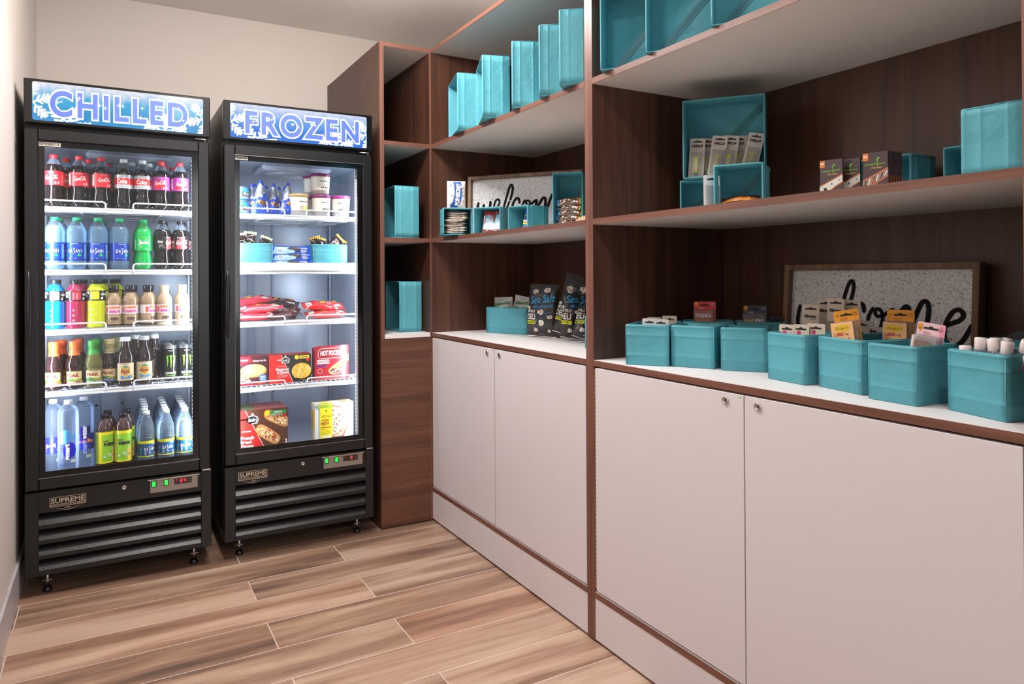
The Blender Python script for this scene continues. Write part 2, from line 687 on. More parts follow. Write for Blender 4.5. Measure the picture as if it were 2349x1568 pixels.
# ------------------------------------------------------------------ built-in shelving
XC, XB = 1.377, 1.973
ZT_, ZS = 2.3154, ((1.8263, 1.8452), (1.3649, 1.3835))
def lock(parent, y, z):
    t = MB()
    Mx = Matrix(((0, 0, -1, XC), (-1, 0, 0, y), (0, 1, 0, z), (0, 0, 0, 1)))
    t.lathe([(.0105, 0), (.0105, .003), (.0095, .005), (.0078, .0052), (.0072, .0042), (.0, .0042)], CHROME, 20, cap=False)
    k = plane((0, 0, .0043), (1, 0, 0), (0, 1, 0))
    t.disc(k, 0, .0012, .0013, BLACK2, 0.0002, 8)
    t.poly(k, [(-.0008, .001), (.0002, -.004), (.0016, -.003), (.0008, .001)][::1], BLACK2, 0.0002)
    t.move(Mx)
    o = t.build('cam_lock', parent)
    o['label'] = 'round chrome cam lock'
def door(root, y0, y1, ylock, dot):
    """y0 > y1: far and near edge"""
    d = MB().box((XC, y1, .171), (XC + .018, y0, .8965), DOORW, .0008).build('door', root)
    lock(d, ylock, .876)
    if dot:
        q = MB()
        q.disc(plane((XC, dot[0], .8905), (0, -1, 0), (0, 0, 1)), 0, 0, .0028, mat(dot[1], .5), .0003, 12)
        s = q.build('sticker_dot', d)
    return d
def hinge(root, y, s=1):
    h = MB()
    z = .18
    br = mat('b59b78', .35, .8, name='brass_piano_hinge')
    dk = mat('3a2b24', .5)
    while z < .885:
        h.box((XC - .001, y - .0022, z), (XC + .004, y + .0022, z + .011), br)
        h.box((XC + .0005, y - .0018, z + .011), (XC + .004, y + .0018, z + .014), dk)
        z += .014
    h.build('piano_hinge', root)
def bay(label, y0, y1, gap, dotc, nm):
    """y0: inner face of the far side panel, y1: inner face of the near one"""
    root = thing('shelving_cabinet', label, 'shelving unit', 'built-in walnut shelving bays along the right side', (0, 0, 0))
    T = .0205
    for ya, yb in ((y0, y0 + T), (y1 - T, y1)):
        MB().box((XC + .0015, ya, .008), (XB + .012, yb, ZT_), W_V).box((XC, ya, .008), (XC + .0015, yb, ZT_), W_E).build('side_panel', root)
    MB().box((XB, y1, .9215), (XB + .012, y0, ZT_ - .017), W_V).build('back_panel', root)
    t = MB().box((XC + .002, y1, ZT_ - .0175), (XB, y0, ZT_), UNDER)
    t.box((XC, y1, ZT_ - .0175), (XC + .002, y0, ZT_), W_Y).build('top_panel', root)
    for a, b in ZS:
        s = MB().box((XC + .0015, y1, a), (XB, y0, b), UNDER)
        s.box((XC - .0005, y1, a), (XC + .0015, y0, b), W_Y).build('shelf_board', root)
    s = MB().box((XC + .0015, y1, .9017), (XB, y0, .9215), WHITE)
    s.box((XC - .0005, y1, .9017), (XC + .0015, y0, .9203), W_Y).build('worktop', root)
    s = MB().box((XC + .0015, y1, .1453), (XB, y0, .1649), WHITE)
    s.box((XC - .0005, y1, .1453), (XC + .0015, y0, .1638), W_Y).build('bottom_shelf', root)
    MB().box((XC + .001, y1, .010), (XC + .018, y0, .1445), DOORW).build('kick_panel', root)
    MB().box((XC + .03, y1, .1649), (XC + .034, y0, .9), mat('1a1310', .8)).build('inner_liner', root)
    g0, g1 = gap
    door(root, y0 - .0075, g0, g0 + .058, (g0 + .009, dotc))
    door(root, g1, y1 + .004, g1 - .043, None)
    hinge(root, y0 - .0045)
    if nm:
        hinge(root, y1 + .002)
bay('walnut shelving bay with white doors, farther one next to the narrow tower', 3.2157, 1.9222, (2.5705, 2.5655), 'e0703a', False)
bay('walnut shelving bay with white doors, nearer one holding the row of teal bins', 1.8802, .6255, (1.2520, 1.2485), '4fc43a', False)

def tower():
    root = thing('shelving_tower', 'narrow deep walnut shelving tower between the freezer and the white-doored bays', 'shelving unit')
    x0, x1, y0, y1 = 1.1152, 1.3685, 3.2157, YW - .002
    MB().box((x0, y0 + .0015, .9012), (x0 + .0205, y1, ZT_), W_V).box((x0, y0, .9012), (x0 + .0205, y0 + .0015, ZT_), W_E).box((x0, y0 + .018, .004), (x0 + .0205, y1, .9), W_V).build('side_panel', root)
    MB().box((x1, y0 + .0015, .004), (XC - .0006, y1, ZT_), W_V).box((x1, y0, .004), (XC - .0006, y0 + .0015, ZT_), W_E).build('side_panel', root)
    MB().box((x0 + .0205, y1 - .012, .92), (x1, y1, ZT_), W_V).build('back_panel', root)
    MB().box((x0 + .0205, y0 + .002, ZT_ - .02), (x1, y1 - .012, ZT_), UNDER).box((x0 + .0205, y0, ZT_ - .02), (x1, y0 + .002, ZT_), W_X).build('top_panel', root)
    for a, b in ZS:
        MB().box((x0 + .0205, y0 + .002, a), (x1, y1 - .012, b), UNDER).box((x0 + .0205, y0, a), (x1, y0 + .002, b), W_X).build('shelf_board', root)
    MB().box((x0 + .0205, y0 + .0005, .9017), (x1, y1 - .012, .9215), WHITE).build('counter_board', root)
    MB().box((x0, y0, .006), (x1, y0 + .017, .9010), W_F).build('front_panel', root)
tower()

# ------------------------------------------------------------------ glass-door merchandisers
def arr(M, mb, s, cx, cz, wd, ht, inner, outer, bo, bi):
    mb.text(M, s, cx, cz, wd, ht, outer, .0012, bo)
def snowflake(mb, M, u, v, r, m, m2, rot=0.0, o=.0006):
    for k in range(6):
        a = rot + k * math.pi / 3
        c, s = math.cos(a), math.sin(a)
        P = lambda p, q: (u + r * (p * c - q * s), v + r * (p * s + q * c))
        def seg(p, q, wd, mm, oo):
            mb.stroke(M, [p, q], wd, mm, oo, False)
        seg(P(0, 0), P(.85, 0), r * .10, m, o)
        for t in (.35, .55, .72):
            seg(P(t, 0), P(t + .18, .20), r * .09, m, o)
            seg(P(t, 0), P(t + .18, -.20), r * .09, m, o)
        mb.poly(M, [P(.80, -.11), P(1.03, -.11), P(1.03, .11), P(.80, .11)], m, o)
        mb.disc(M, *P(.90, 0), r * .035, m2, o + .0002, 6)
        seg(P(.1, 0), P(.8, 0), r * .018, m2, o + .0002)
def clip_map(M, u0, u1, v0, v1):
    def G(u, v, o=0.0):
        return M(min(max(u, u0), u1), min(max(v, v0), v1), o)
    return G
def merchandiser(name, label, x0, x1, word, wordx, kind, st):
    fr = kind == 'freezer'
    root = thing(name, label, 'freezer' if fr else 'refrigerator', None, (0, 0, 0))
    YF, YBK = 3.236, 3.93
    # cabinet: outer skin, liner
    c = MB()
    t = .045
    zi0, zi1 = .425, 1.725
    c.box((x0, YF, .0805), (x0 + .004, YBK, 1.940), mat('171416', .35))
    c.box((x1 - .004, YF, .0805), (x1, YBK, 1.940), mat('171416', .35))
    c.box((x0, YBK, .0805), (x1, YBK + .004, 1.940), BLACK)
    c.box((x0 + .004, YF, 1.936), (x1 - .004, YBK, 1.940), BLACK)
    c.box((x0 + .004, YF + .01, .085), (x1 - .004, YBK, .09), BLACK)
    c.box((x0 + .004, YF, 1.745), (x1 - .004, YF + .004, 1.79), BLACK)
    c.build('cabinet_body', root)
    l = MB()
    xa, xb = x0 + .022, x1 - .022
    ya, yb = YF + .001, YBK - .06
    l.box((x0 + .004, ya, zi0 - .01), (xa, yb, zi1 + .02), LINER)
    l.box((xb, ya, zi0 - .01), (x1 - .004, yb, zi1 + .02), LINER)
    l.box((xa, yb, zi0), (xb, yb + .01, zi1), LINER)
    l.box((x0 + .004, ya, zi1), (x1 - .004, yb, zi1 + .02), LINER)
    l.box((x0 + .004, ya, zi0 - .02), (x1 - .004, yb, zi0), mat('9aa6ba', .15, .5))
    cxm = (x0 + x1) / 2
    l.box((cxm - .12, yb - .018, zi0), (cxm - .085, yb, zi1 - .1), LINER2)
    l.box((cxm + .0, yb - .012, zi0), (cxm + .012, yb, zi1 - .1), LINER2)
    for zz in (.95, 1.3, .6):
        l.disc(plane((cxm - .10, yb - .0182, zz), (1, 0, 0), (0, 0, 1)), 0, 0, .006, BLACK2, .0003, 10)
        l.disc(plane((cxm + .006, yb - .0122, zz), (1, 0, 0), (0, 0, 1)), 0, 0, .005, BLACK2, .0003, 10)
    l.build('liner', root)
    for sx in (xa + .006, xb - .006):
        for sy in (ya + .03, yb - .05):
            pl = MB()
            pl.box((sx - .004, sy, zi0 + .01), (sx + .004, sy + .014, zi1 - .02), mat('b9c2d0', .3, .7))
            z = zi0 + .03
            while z < zi1 - .03:
                pl.box((sx - .0045, sy + .004, z), (sx + .0045, sy + .010, z + .012), BLACK2)
                z += .03
            pl.build('shelf_pilaster', root)
    # fan cover on the ceiling of the cavity
    f = MB()
    fc = Vector((cxm + .03, 3.52, zi1 - .03))
    f.box((fc.x - .16, fc.y - .13, fc.z), (fc.x + .16, fc.y + .15, zi1), LINER, .012)
    gm = mat('cfd6e2', .3)
    for rr in (.02, .045, .07, .095, .12):
        f.tube([fc + Vector((rr * math.cos(a * math.pi / 10), rr * math.sin(a * math.pi / 10), -.004)) for a in range(20)], .0016, gm, 4, True)
    for k in range(12):
        a = k * math.pi / 6
        f.tube([fc + Vector((.02 * math.cos(a), .02 * math.sin(a), -.005)), fc + Vector((.12 * math.cos(a), .12 * math.sin(a), -.005))], .0014, gm, 4)
    f.build('fan_cover', root)
    # header with backlit sign
    h = MB()
    h.box((x0 + .001, 3.184, 1.781), (x1 - .001, YF + .012, 1.948), BLACK2, .003)
    hd = h.build('header', root)
    hd['label'] = 'black header holding the backlit sign'
    M = plane(((x0 + .029 + x1 - .029) / 2, 3.184, 1.865), (1, 0, 0), (0, 0, 1))
    hw, hh = (x1 - x0) / 2 - .0275, .0725
    s = MB()
    pts = []
    for qx, qy in ((1, 1), (-1, 1), (-1, -1), (1, -1)):
        for k in range(5):
            a = math.pi / 2 * k / 4 + {(1, 1): 0, (-1, 1): math.pi / 2, (-1, -1): math.pi, (1, -1): 1.5 * math.pi}[(qx, qy)]
            pts.append((qx * (hw - .008) + .008 * math.cos(a), qy * (hh - .008) + .008 * math.sin(a)))
    sm = sign_mat(name + '_sign_print', 'f2f4ff' if not fr else 'dfe6ff', '38b4ea' if not fr else '62a8ee', '0a96d8' if not fr else '1274e6', st)
    s.poly(M, pts, sm, .0006)
    SW = mat('eef2fb', .4, emit=st * .95)
    SB = mat('8fb8ee', .4, emit=st * .8)
    G = clip_map(M, -hw + .002, hw - .002, -hh + .002, hh - .002)
    for uu, vv, rr, ro in ((-hw - .01, -.005, .075, .3), (-hw * .62, -hh - .02, .085, .1), (hw * .52, -hh - .02, .085, .52), (hw + .012, -.01, .075, .25)):
        snowflake(s, G, uu, vv, rr, SW, SB, ro, .0009)
    wdt = wordx[1] - wordx[0]
    cxw = (wordx[0] + wordx[1]) / 2 - (x0 + x1) / 2
    wc = '4a5fdc' if not fr else '3d52e6'
    WI = mat(wc, .4, emit=st * .9)
    s.text(M, word, cxw, -.003, wdt, .112, SW, .0016, .070, sp=1.2, res=8)
    s.text(M, word, cxw, -.003, wdt - .010, .100, WI, .0022, .032, sp=1.2, res=8)
    rnd = random.Random(3)
    n = len(word)
    for i in range(n):
        for k in range(2):
            uu = cxw - wdt / 2 + wdt * (i + .35 + .4 * rnd.random()) / n
            vv = -.03 + .055 * rnd.random()
            r = .006 + .004 * rnd.random()
            s.poly(M, [(uu + (r if j % 2 == 0 else r * .22) * math.cos(j * math.pi / 4), vv + (r if j % 2 == 0 else r * .22) * math.sin(j * math.pi / 4)) for j in range(8)], SW, .0027)
    sp = s.build('sign_panel', hd)
    sp['label'] = 'blue backlit sign with snowflakes reading ' + word
    # door
    d = MB()
    yd0, yd1 = 3.178, 3.232
    zd0, zd1 = .405, 1.760
    fwid = .043
    xo0, xo1 = x0 + .003, x1 - .006
    d.box((xo0, yd0, zd0), (xo0 + fwid, yd1, zd1), BLACK, .003)
    d.box((xo1 - fwid + .002, yd0, zd0), (xo1, yd1, zd1), BLACK, .003)
    d.box((xo0 + fwid, yd0, zd1 - .042), (xo1 - fwid + .002, yd1, zd1), BLACK, .0025)
    d.box((xo0 + fwid, yd0, zd0), (xo1 - fwid + .002, yd1, zd0 + .042), BLACK, .0025)
    dr = d.build('door', root)
    dr['label'] = 'black framed glass door'
    gx0, gx1 = xo0 + fwid, xo1 - fwid + .002
    gz0, gz1 = zd0 + .042, zd1 - .042
    cx0, cx1, cz0, cz1 = gx0 + .02, gx1 - .024, gz0 + .023, gz1 - .022
    q = MB()
    yg = yd0 + .012
    q.box((gx0, yg, gz0), (cx0, yg + .004, gz1), FRIT)
    q.box((cx1, yg, gz0), (gx1, yg + .004, gz1), FRIT)
    q.box((cx0, yg, cz1), (cx1, yg + .004, gz1), FRIT)
    q.box((cx0, yg, gz0), (cx1, yg + .004, cz0), FRIT)
    q.build('printed_glass_border', dr)
    MB().box((cx0, yg, cz0), (cx1, yg + .004, cz1), GLASS).build('glass_pane', dr)
    tr = MB()
    sil = mat('8d8a86', .25, .9)
    for zz in (gz1 - .002, gz0):
        if fr or zz == gz0:
            tr.box((gx0 - .002, yd0 - .0008, zz), (gx1 + .002, yd0 + .011, zz + .003), sil)
    tr.box((gx0 - .002, yd0 + .004, gz0), (gx0, yd0 + .012, gz1), BLACK2)
    tr.build('glazing_trim', dr)
    hn = MB()
    hx = xo0 + .012
    pts = []
    prof = []
    zlo, zhi = .935, 1.232
    def hf(a, b):
        z = zlo + (zhi - zlo) * b
        e = math.sin(math.pi * min(max(b, 0), 1)) ** .45
        th = a * 2 * math.pi
        return Vector((hx + .011 * e * math.cos(th), yd0 - .017 * e - .010 * e * math.sin(th) + .004, z))
    hn.grid(hf, 12, 16, mat('141317', .3), True, True)
    hn.build('door_handle', dr)
    hg = MB()
    hg.tube([(x1 - .06, 3.19, 1.7725), (x1 - .03, 3.187, 1.772), (x1 - .012, 3.188, 1.772)], .003, CHROME)
    hg.tube([(x1 - .02, 3.19, 1.757), (x1 - .02, 3.19, 1.779)], .003, CHROME)
    hg.build('door_hinge', root)
    hg = MB().box((x1 - .035, 3.186, .398), (x1 - .004, 3.21, .404), CHROME)
    hg.build('door_hinge', root)
    # sticker
    st_ = MB()
    Ms = plane((gx0 + .001, yg, gz1 - .008 if not fr else gz1 - .007), (1, 0, 0), (0, 0, 1))
    wst = .070 if not fr else .052
    st_.rect(Ms, 0, -.012, wst, .003, mat('d8d0c6', .5), .0006)
    st_.text(Ms, 'REFRIGERATOR' if not fr else 'FREEZER', wst / 2, -.0045, wst - .005, .0092, BLACK2, .0010, .02)
    q = st_.build('name_sticker', dr)
    # light strips: housing, led line, lamp
    for k, (sx, sgn) in enumerate(((cx0 - .012, 1), (cx1 + .010, -1))):
        ls = MB()
        ls.box((sx - .006, 3.233, gz0 + .01), (sx + .006, 3.243, gz1 - .01), mat('dfe6f0', .3))
        z = gz0 + .03
        LED = mat('f3f8ff', .3, emit=7, name='led_diode')
        while z < gz1 - .03:
            ls.box((sx + sgn * .0055 - .0008, 3.2425, z), (sx + sgn * .0055 + .0008, 3.2445, z + .004), LED)
            z += .017
        ls.build('led_strip', root)
        area('strip_lamp', (sx + sgn * .010, 3.246, (gz0 + gz1) / 2), .012, LEDP[kind], (.86, .93, 1.0), (R(90), 0, R(sgn * -25)), 1.2, 170, root)
    # base grille
    b = MB()
    b.box((x0 + .001, 3.186, .0805), (x0 + .045, YF + .01, .397), BLACK, .002)
    b.box((x1 - .040, 3.186, .0805), (x1 - .001, YF + .01, .397), BLACK, .002)
    bx0, bx1 = x0 + .045, x1 - .040
    b.box((bx0, 3.190, .315), (bx1, YF + .01, .395), BLACK)
    b.box((bx0, 3.190, .0805), (bx1, YF + .01, .086), BLACK)
    b.box((bx0, 3.228, .086), (bx1, YF + .01, .315), mat('050505', .9))
    bg = b.build('base_panel', root)
    for i in range(4):
        z0 = .0865 + i * .0565
        lv = MB()
        vs = [(bx0, 3.187, z0), (bx1, 3.187, z0), (bx1, 3.187, z0 + .015), (bx0, 3.187, z0 + .015), (bx0, 3.217, z0 + .049), (bx1, 3.217, z0 + .049),
              (bx0, 3.219, z0 + .047), (bx1, 3.219, z0 + .047), (bx0, 3.190, z0), (bx1, 3.190, z0)]
        lv.add(vs, [(0, 1, 2, 3), (3, 2, 5, 4), (4, 5, 7, 6), (6, 7, 9, 8), (8, 9, 1, 0), (0, 3, 4, 6, 8), (1, 9, 7, 5, 2)], mat('111013', .36, bump=(60, .05)))
        lv.build('louvre', bg)
    # badge
    bd = MB()
    Mb = plane((bx0 + (.033 if not fr else .01) + .06, 3.190, .345), (1, 0, 0), (0, 0, 1))
    gold = mat('b9ab97', .3, .6)
    ww, hh2 = (.0590, .024)
    bd.poly(Mb, [(-ww, hh2), (-ww, -.011), (0, -.030), (ww, -.011), (ww, hh2)], gold, .0006)
    bd.poly(Mb, [(-ww + .002, hh2 - .002), (-ww + .002, -.0025), (ww - .002, -.0025), (ww - .002, hh2 - .002)], BLACK2, .0009)
    bd.poly(Mb, [(-ww + .004, -.0125), (0, -.0275), (ww - .004, -.0125)], BLACK2, .0009)
    bd.text(Mb, 'SUPREME', 0, .0098, 2 * ww - .008, .0185, gold, .0013, .03)
    bd.text(Mb, 'REFRIGERATION', 0, -.0075, 2 * ww - .010, .0065, BLACK2, .0013, .03)
    for k in range(8):
        a = k * math.pi / 4
        r = .012 if k % 4 == 0 else .0055
        bd.stroke(Mb, [(0, -.0185), (r * math.cos(a), -.0185 + r * .6 * math.sin(a))], .0011, gold, .0013, False)
    bd.build('maker_badge', bg)
    lk = MB()
    lk.lathe([(.0085, 0), (.0085, .003), (.007, .0045), (.0055, .0038), (0.0, .0038)], CHROME, 18, cap=False)
    lk.disc(plane((0, 0, .004), (1, 0, 0), (0, 1, 0)), 0, 0, .002, BLACK2, .0002, 8)
    lk.move(Matrix(((1, 0, 0, x0 + .326), (0, 0, -1, 3.190), (0, 1, 0, .371), (0, 0, 0, 1)))).build('key_lock', bg)
    # control panel
    cp = MB()
    px0, px1 = x0 + .413, x1 - .049
    Mc = plane((px0, 3.1895, .330), (1, 0, 0), (0, 0, 1))
    pw, ph = px1 - px0, .058
    cp.box((px0 - .004, 3.1885, .329), (px1 + .004, 3.191, .392), BLACK)
    cp.rect(Mc, .005, .004, pw - .004, ph - .004, mat('8f857c', .3, .4), .0012)
    cp.rect(Mc, pw * .50, .026, pw * .86, ph - .008, mat('2d2524', .25), .0016)
    for uu in (.018, .018 + pw * .24):
        cp.rect(Mc, uu - .009, .026, uu + .009, ph - .006, BLACK2, .0016)
        cp.rect(Mc, uu - .006, .029, uu + .006, ph - .009, mat('19d83a', .3, emit=1.6), .0020)
    red = mat('ff2a30', .3, emit=3.0)
    def digit(u, v, d):
        segs = {'3': 'abcdg', '4': 'bcfg'}[d]
        g = {'a': ((0, 1), (.55, 1)), 'b': ((.55, 1), (.55, .5)), 'c': ((.55, .5), (.55, 0)), 'd': ((0, 0), (.55, 0)), 'e': ((0, 0), (0, .5)), 'f': ((0, .5), (0, 1)), 'g': ((0, .5), (.55, .5))}
        for q in segs:
            (a, b_), (c_, d_) = g[q]
            cp.stroke(Mc, [(u + a * .012, v + b_ * .012), (u + c_ * .012, v + d_ * .012)], .0016, red, .0020, False)
    if fr:
        digit(pw * .68, .033, '3')
    else:
        digit(pw * .62, .033, '3'); digit(pw * .70, .033, '4')
    cp.disc(Mc, pw * .55, .044, .0015, red, .002, 8)
    for i in range(2):
        for j in range(2):
            cp.rect(Mc, pw * (.79 + .035 * i), .034 + .008 * j, pw * (.80 + .035 * i), .036 + .008 * j, mat('b9b0a8', .4), .0020)
    cp.rect(Mc, -.003, ph - .004, pw + .003, ph, CHROME, .003)
    cp.build('control_panel', bg)
    # feet
    for fx in (x0 + .068, x1 - .062):
        for fy in (3.2345 + .016, YBK - .06):
            ft = MB()
            ft.lathe([(.0055, .018), (.0055, .0805)], CHROME, 12, (fx, fy))
            ft.lathe([(.008, .034), (.008, .042)], CHROME, 6, (fx, fy))
            ft.tube([(fx - .016, fy - .003, .036), (fx - .013, fy - .003, .043), (fx + .013, fy - .003, .043), (fx + .016, fy - .003, .036)], .0016, CHROME, 5)
            ft.lathe([(.016, 0), (.0165, .006), (.012, .016), (.007, .021), (0, .021)], BLACK2, 16, (fx, fy), cap=False)
            ft.build('levelling_foot', root)
    # wire shelves
    zs = (1.478, 1.232, .998, .760) if not fr else (1.478, 1.232, 1.000, .715)
    for i, z in enumerate(zs):
        sh = MB()
        sx0, sx1 = xa + .018, xb - .016
        fy, by = 3.262, yb - .03
        sh.tube([(sx0, fy, z - .004), (sx1, fy, z - .004)], .004, WIRE, 8)
        sh.tube([(sx0, fy, z - .018), (sx1, fy, z - .018)], .003, WIRE, 8)
        sh.box((sx0, fy - .001, z - .016), (sx1, fy + .001, z - .006), WIRE)
        sh.tube([(sx0, by, z - .004), (sx1, by, z - .004)], .004, WIRE, 6)
        for yy in (fy + (by - fy) * .35, fy + (by - fy) * .7):
            sh.tube([(sx0, yy, z - .008), (sx1, yy, z - .008)], .003, WIRE, 6)
        for xx in (sx0, sx1):
            sh.tube([(xx, fy, z - .006), (xx, by, z - .006)], .004, WIRE, 6)
        for q in (.25, .75):
            xx = sx0 + (sx1 - sx0) * q
            sh.tube([(xx, fy, z - .016), (xx, by, z - .010)], .0035, WIRE, 6)
        k = 0
        nn = 26
        for k in range(1, nn):
            xx = sx0 + (sx1 - sx0) * k / nn
            sh.tube([(xx, fy, z - .0018), (xx, by, z - .0018)], .0015, WIRE, 4)
        for yy in (fy + .09, fy + .18, fy + .27, fy + .36, fy + .45):
            sh.tube([(sx0, yy, z - .005), (sx1, yy, z - .005)], .0016, WIRE, 4)
        if fr and i in (1, 2):
            sh.box((sx0 + .01, fy + .01, z - .0006), (sx1 - .01, by, z), WIRE)
        so = sh.build('wire_shelf', root)
        gy = 3.2535
        if fr and i == 1:
            pr = MB()
            pr.box((cx0 - .01, gy - .001, 1.228), (xb - .014, gy + .001, 1.262), mat('f4f7fb', .35))
            pr.tube([(cx0 - .01, gy + .006, 1.217), (xb - .02, gy + .006, 1.217)], .0035, WIRE, 6)
            for xx in (cx0 + .14, cx0 + .24, xb - .03):
                pr.tube([(xx, gy + .006, 1.217), (xx, gy + .003, 1.232)], .002, WIRE, 5)
            pr.build('price_rail', so)
        else:
            for ga, gb in ((xa + .0225, x0 + .265), (x0 + .362, xb - .018)):
                gd = MB()
                r = .010
                zt, zb = z + .023, z - .016
                pts = [(ga, gy, zb), (ga, gy, zt - r), (ga + r * .3, gy, zt - r * .3), (ga + r, gy, zt), (gb - r, gy, zt), (gb - r * .3, gy, zt - r * .3), (gb, gy, zt - r), (gb, gy, zb)]
                gd.tube(pts, .0033, WIRE, 8)
                gd.tube([(ga, gy, zb), (gb, gy, zb)], .003, WIRE, 6)
                gd.build('shelf_guard', so)
        for xx, sg in ((sx0 - .008, 1), (sx1 + .006, -1)):
            for yy in (3.275, yb - .045):
                cl = MB()
                cl.tube([(xx, yy, z - .006), (xx + sg * .020, yy, z - .012), (xx + sg * .016, yy, z - .020), (xx - sg * .006, yy, z - .040)], .0016, mat('d5d8de', .25, .8), 5)
                cl.build('shelf_clip', so)
    return root
LEDP = {'chiller': 5.0, 'freezer': 4.2}
merchandiser('display_refrigerator', 'black glass-door refrigerator with a CHILLED sign, next to the left wall', -.2774, .3678, 'CHILLED', (-.199, .286), 'chiller', .88)
merchandiser('display_freezer', 'black glass-door freezer with a FROZEN sign, next to the walnut tower', .4177, 1.068, 'FROZEN', (.500, 1.008), 'freezer', .9)

# ------------------------------------------------------------------ drinks
def scale_prof(p, r, h):
    return [(a * r, b * h) for a, b in p]
def split_at(prof, z):
    """profile below z and above z"""
    lo, hi = [], []
    for i, (r, zz) in enumerate(prof):
        if zz <= z:
            lo.append((r, zz))
        else:
            if not hi:
                r0, z0 = prof[i - 1]
                rm = r0 + (r - r0) * (z - z0) / (zz - z0)
                lo.append((rm, z))
                hi.append((rm, z))
            hi.append((r, zz))
    return lo, hi
def rad_at(prof, z):
    for (r0, z0), (r1, z1) in zip(prof, prof[1:]):
        if z0 <= z <= z1 and z1 > z0:
            return r0 + (r1 - r0) * (z - z0) / (z1 - z0)
    return prof[-1][0]
def petal(h):
    return lambda z, a: 1 - .10 * max(0, 1 - z / (h * .13)) * (0.5 + 0.5 * math.cos(5 * a))
def body(prof, h, liquid, fill, shellm, root, name='bottle_body', base=True, over=None):
    b = MB()
    lo, hi = split_at(prof, fill * h)
    md = petal(h) if base else None
    b.lathe(lo, liquid, 24, mod=md, cap=True)
    if len(hi) > 1:
        b.lathe(hi, shellm, 24, cap=False)
    if over:
        over(b)
    return b.build(name, root)
def cap(r, z0, z1, m, root, seg=22, rib=True, name='cap'):
    b = MB()
    md = (lambda z, a: 1 + (.025 if int(a / (2 * math.pi) * seg) % 2 else 0)) if rib else None
    b.lathe([(r, z0), (r, z0 + .0025)], m, seg)
    b.lathe([(r, z0 + .003), (r, z1 - .0015), (r * .92, z1)], m, seg, mod=md)
    return b.build(name, root)

P_COKE = [(.0, .0), (.60, .0), (.84, .02), (.97, .08), (1.0, .14), (.95, .22), (.86, .31), (.87, .36), (.985, .405), (.99, .42), (.99, .67), (.985, .685), (.93, .74), (.78, .80), (.58, .86), (.44, .905), (.40, .93), (.40, .96)]
P_DAS = [(.0, .0), (.62, .0), (.86, .02), (.98, .08), (1.0, .14), (.96, .16), (.96, .52), (1.0, .55), (.97, .62), (1.0, .68), (.97, .74), (.80, .82), (.58, .89), (.42, .935), (.40, .96)]
P_POW = [(.0, .0), (.88, .0), (.97, .02), (1.0, .06), (.97, .10), (1.0, .14), (.98, .30), (.99, .50), (1.0, .535), (.93, .55), (.95, .555), (.98, .56), (.98, .77), (.93, .785), (.72, .85), (.58, .885), (.55, .90), (.55, .95)]
P_DUN = [(.0, .0), (.90, .0), (.97, .015), (.97, .07), (.93, .08), (.98, .10), (.98, .28), (.93, .295), (.98, .31), (.98, .52), (.93, .535), (1.0, .56), (1.0, .63), (.88, .71), (.66, .78), (.56, .83), (.55, .87)]
P_PEAK = [(.0, .0), (.85, .0), (.95, .02), (.97, .06), (.92, .09), (.97, .11), (.97, .37), (.90, .39), (.90, .41), (1.0, .45), (.98, .52), (.85, .60), (.66, .68), (.54, .76), (.50, .84), (.50, .90)]
P_PEAKW = [(.0, .0), (.85, .0), (.95, .02), (.97, .05), (.92, .085), (.97, .10), (.97, .47), (.92, .49), (1.0, .53), (.94, .62), (.74, .71), (.54, .79), (.47, .86), (.45, .92)]
P_SMART = [(.0, .0), (.80, .0), (.96, .015), (1.0, .05), (.98, .09), (1.0, .12), (1.0, .80), (.96, .855), (.82, .90), (.58, .93), (.42, .94), (.38, .955)]
P_FUSE = [(.0, .0), (.60, .0), (.88, .02), (.98, .06), (1.0, .10), (.98, .13), (.98, .69), (1.0, .71), (.95, .78), (.74, .86), (.45, .90), (.40, .92)]
P_LEM = [(.0, .0), (.62, .0), (.84, .02), (.97, .07), (1.0, .12), (.98, .155), (.98, .46), (1.0, .49), (.96, .55), (.97, .63), (.88, .72), (.66, .83), (.46, .91), (.42, .93), (.42, .96)]

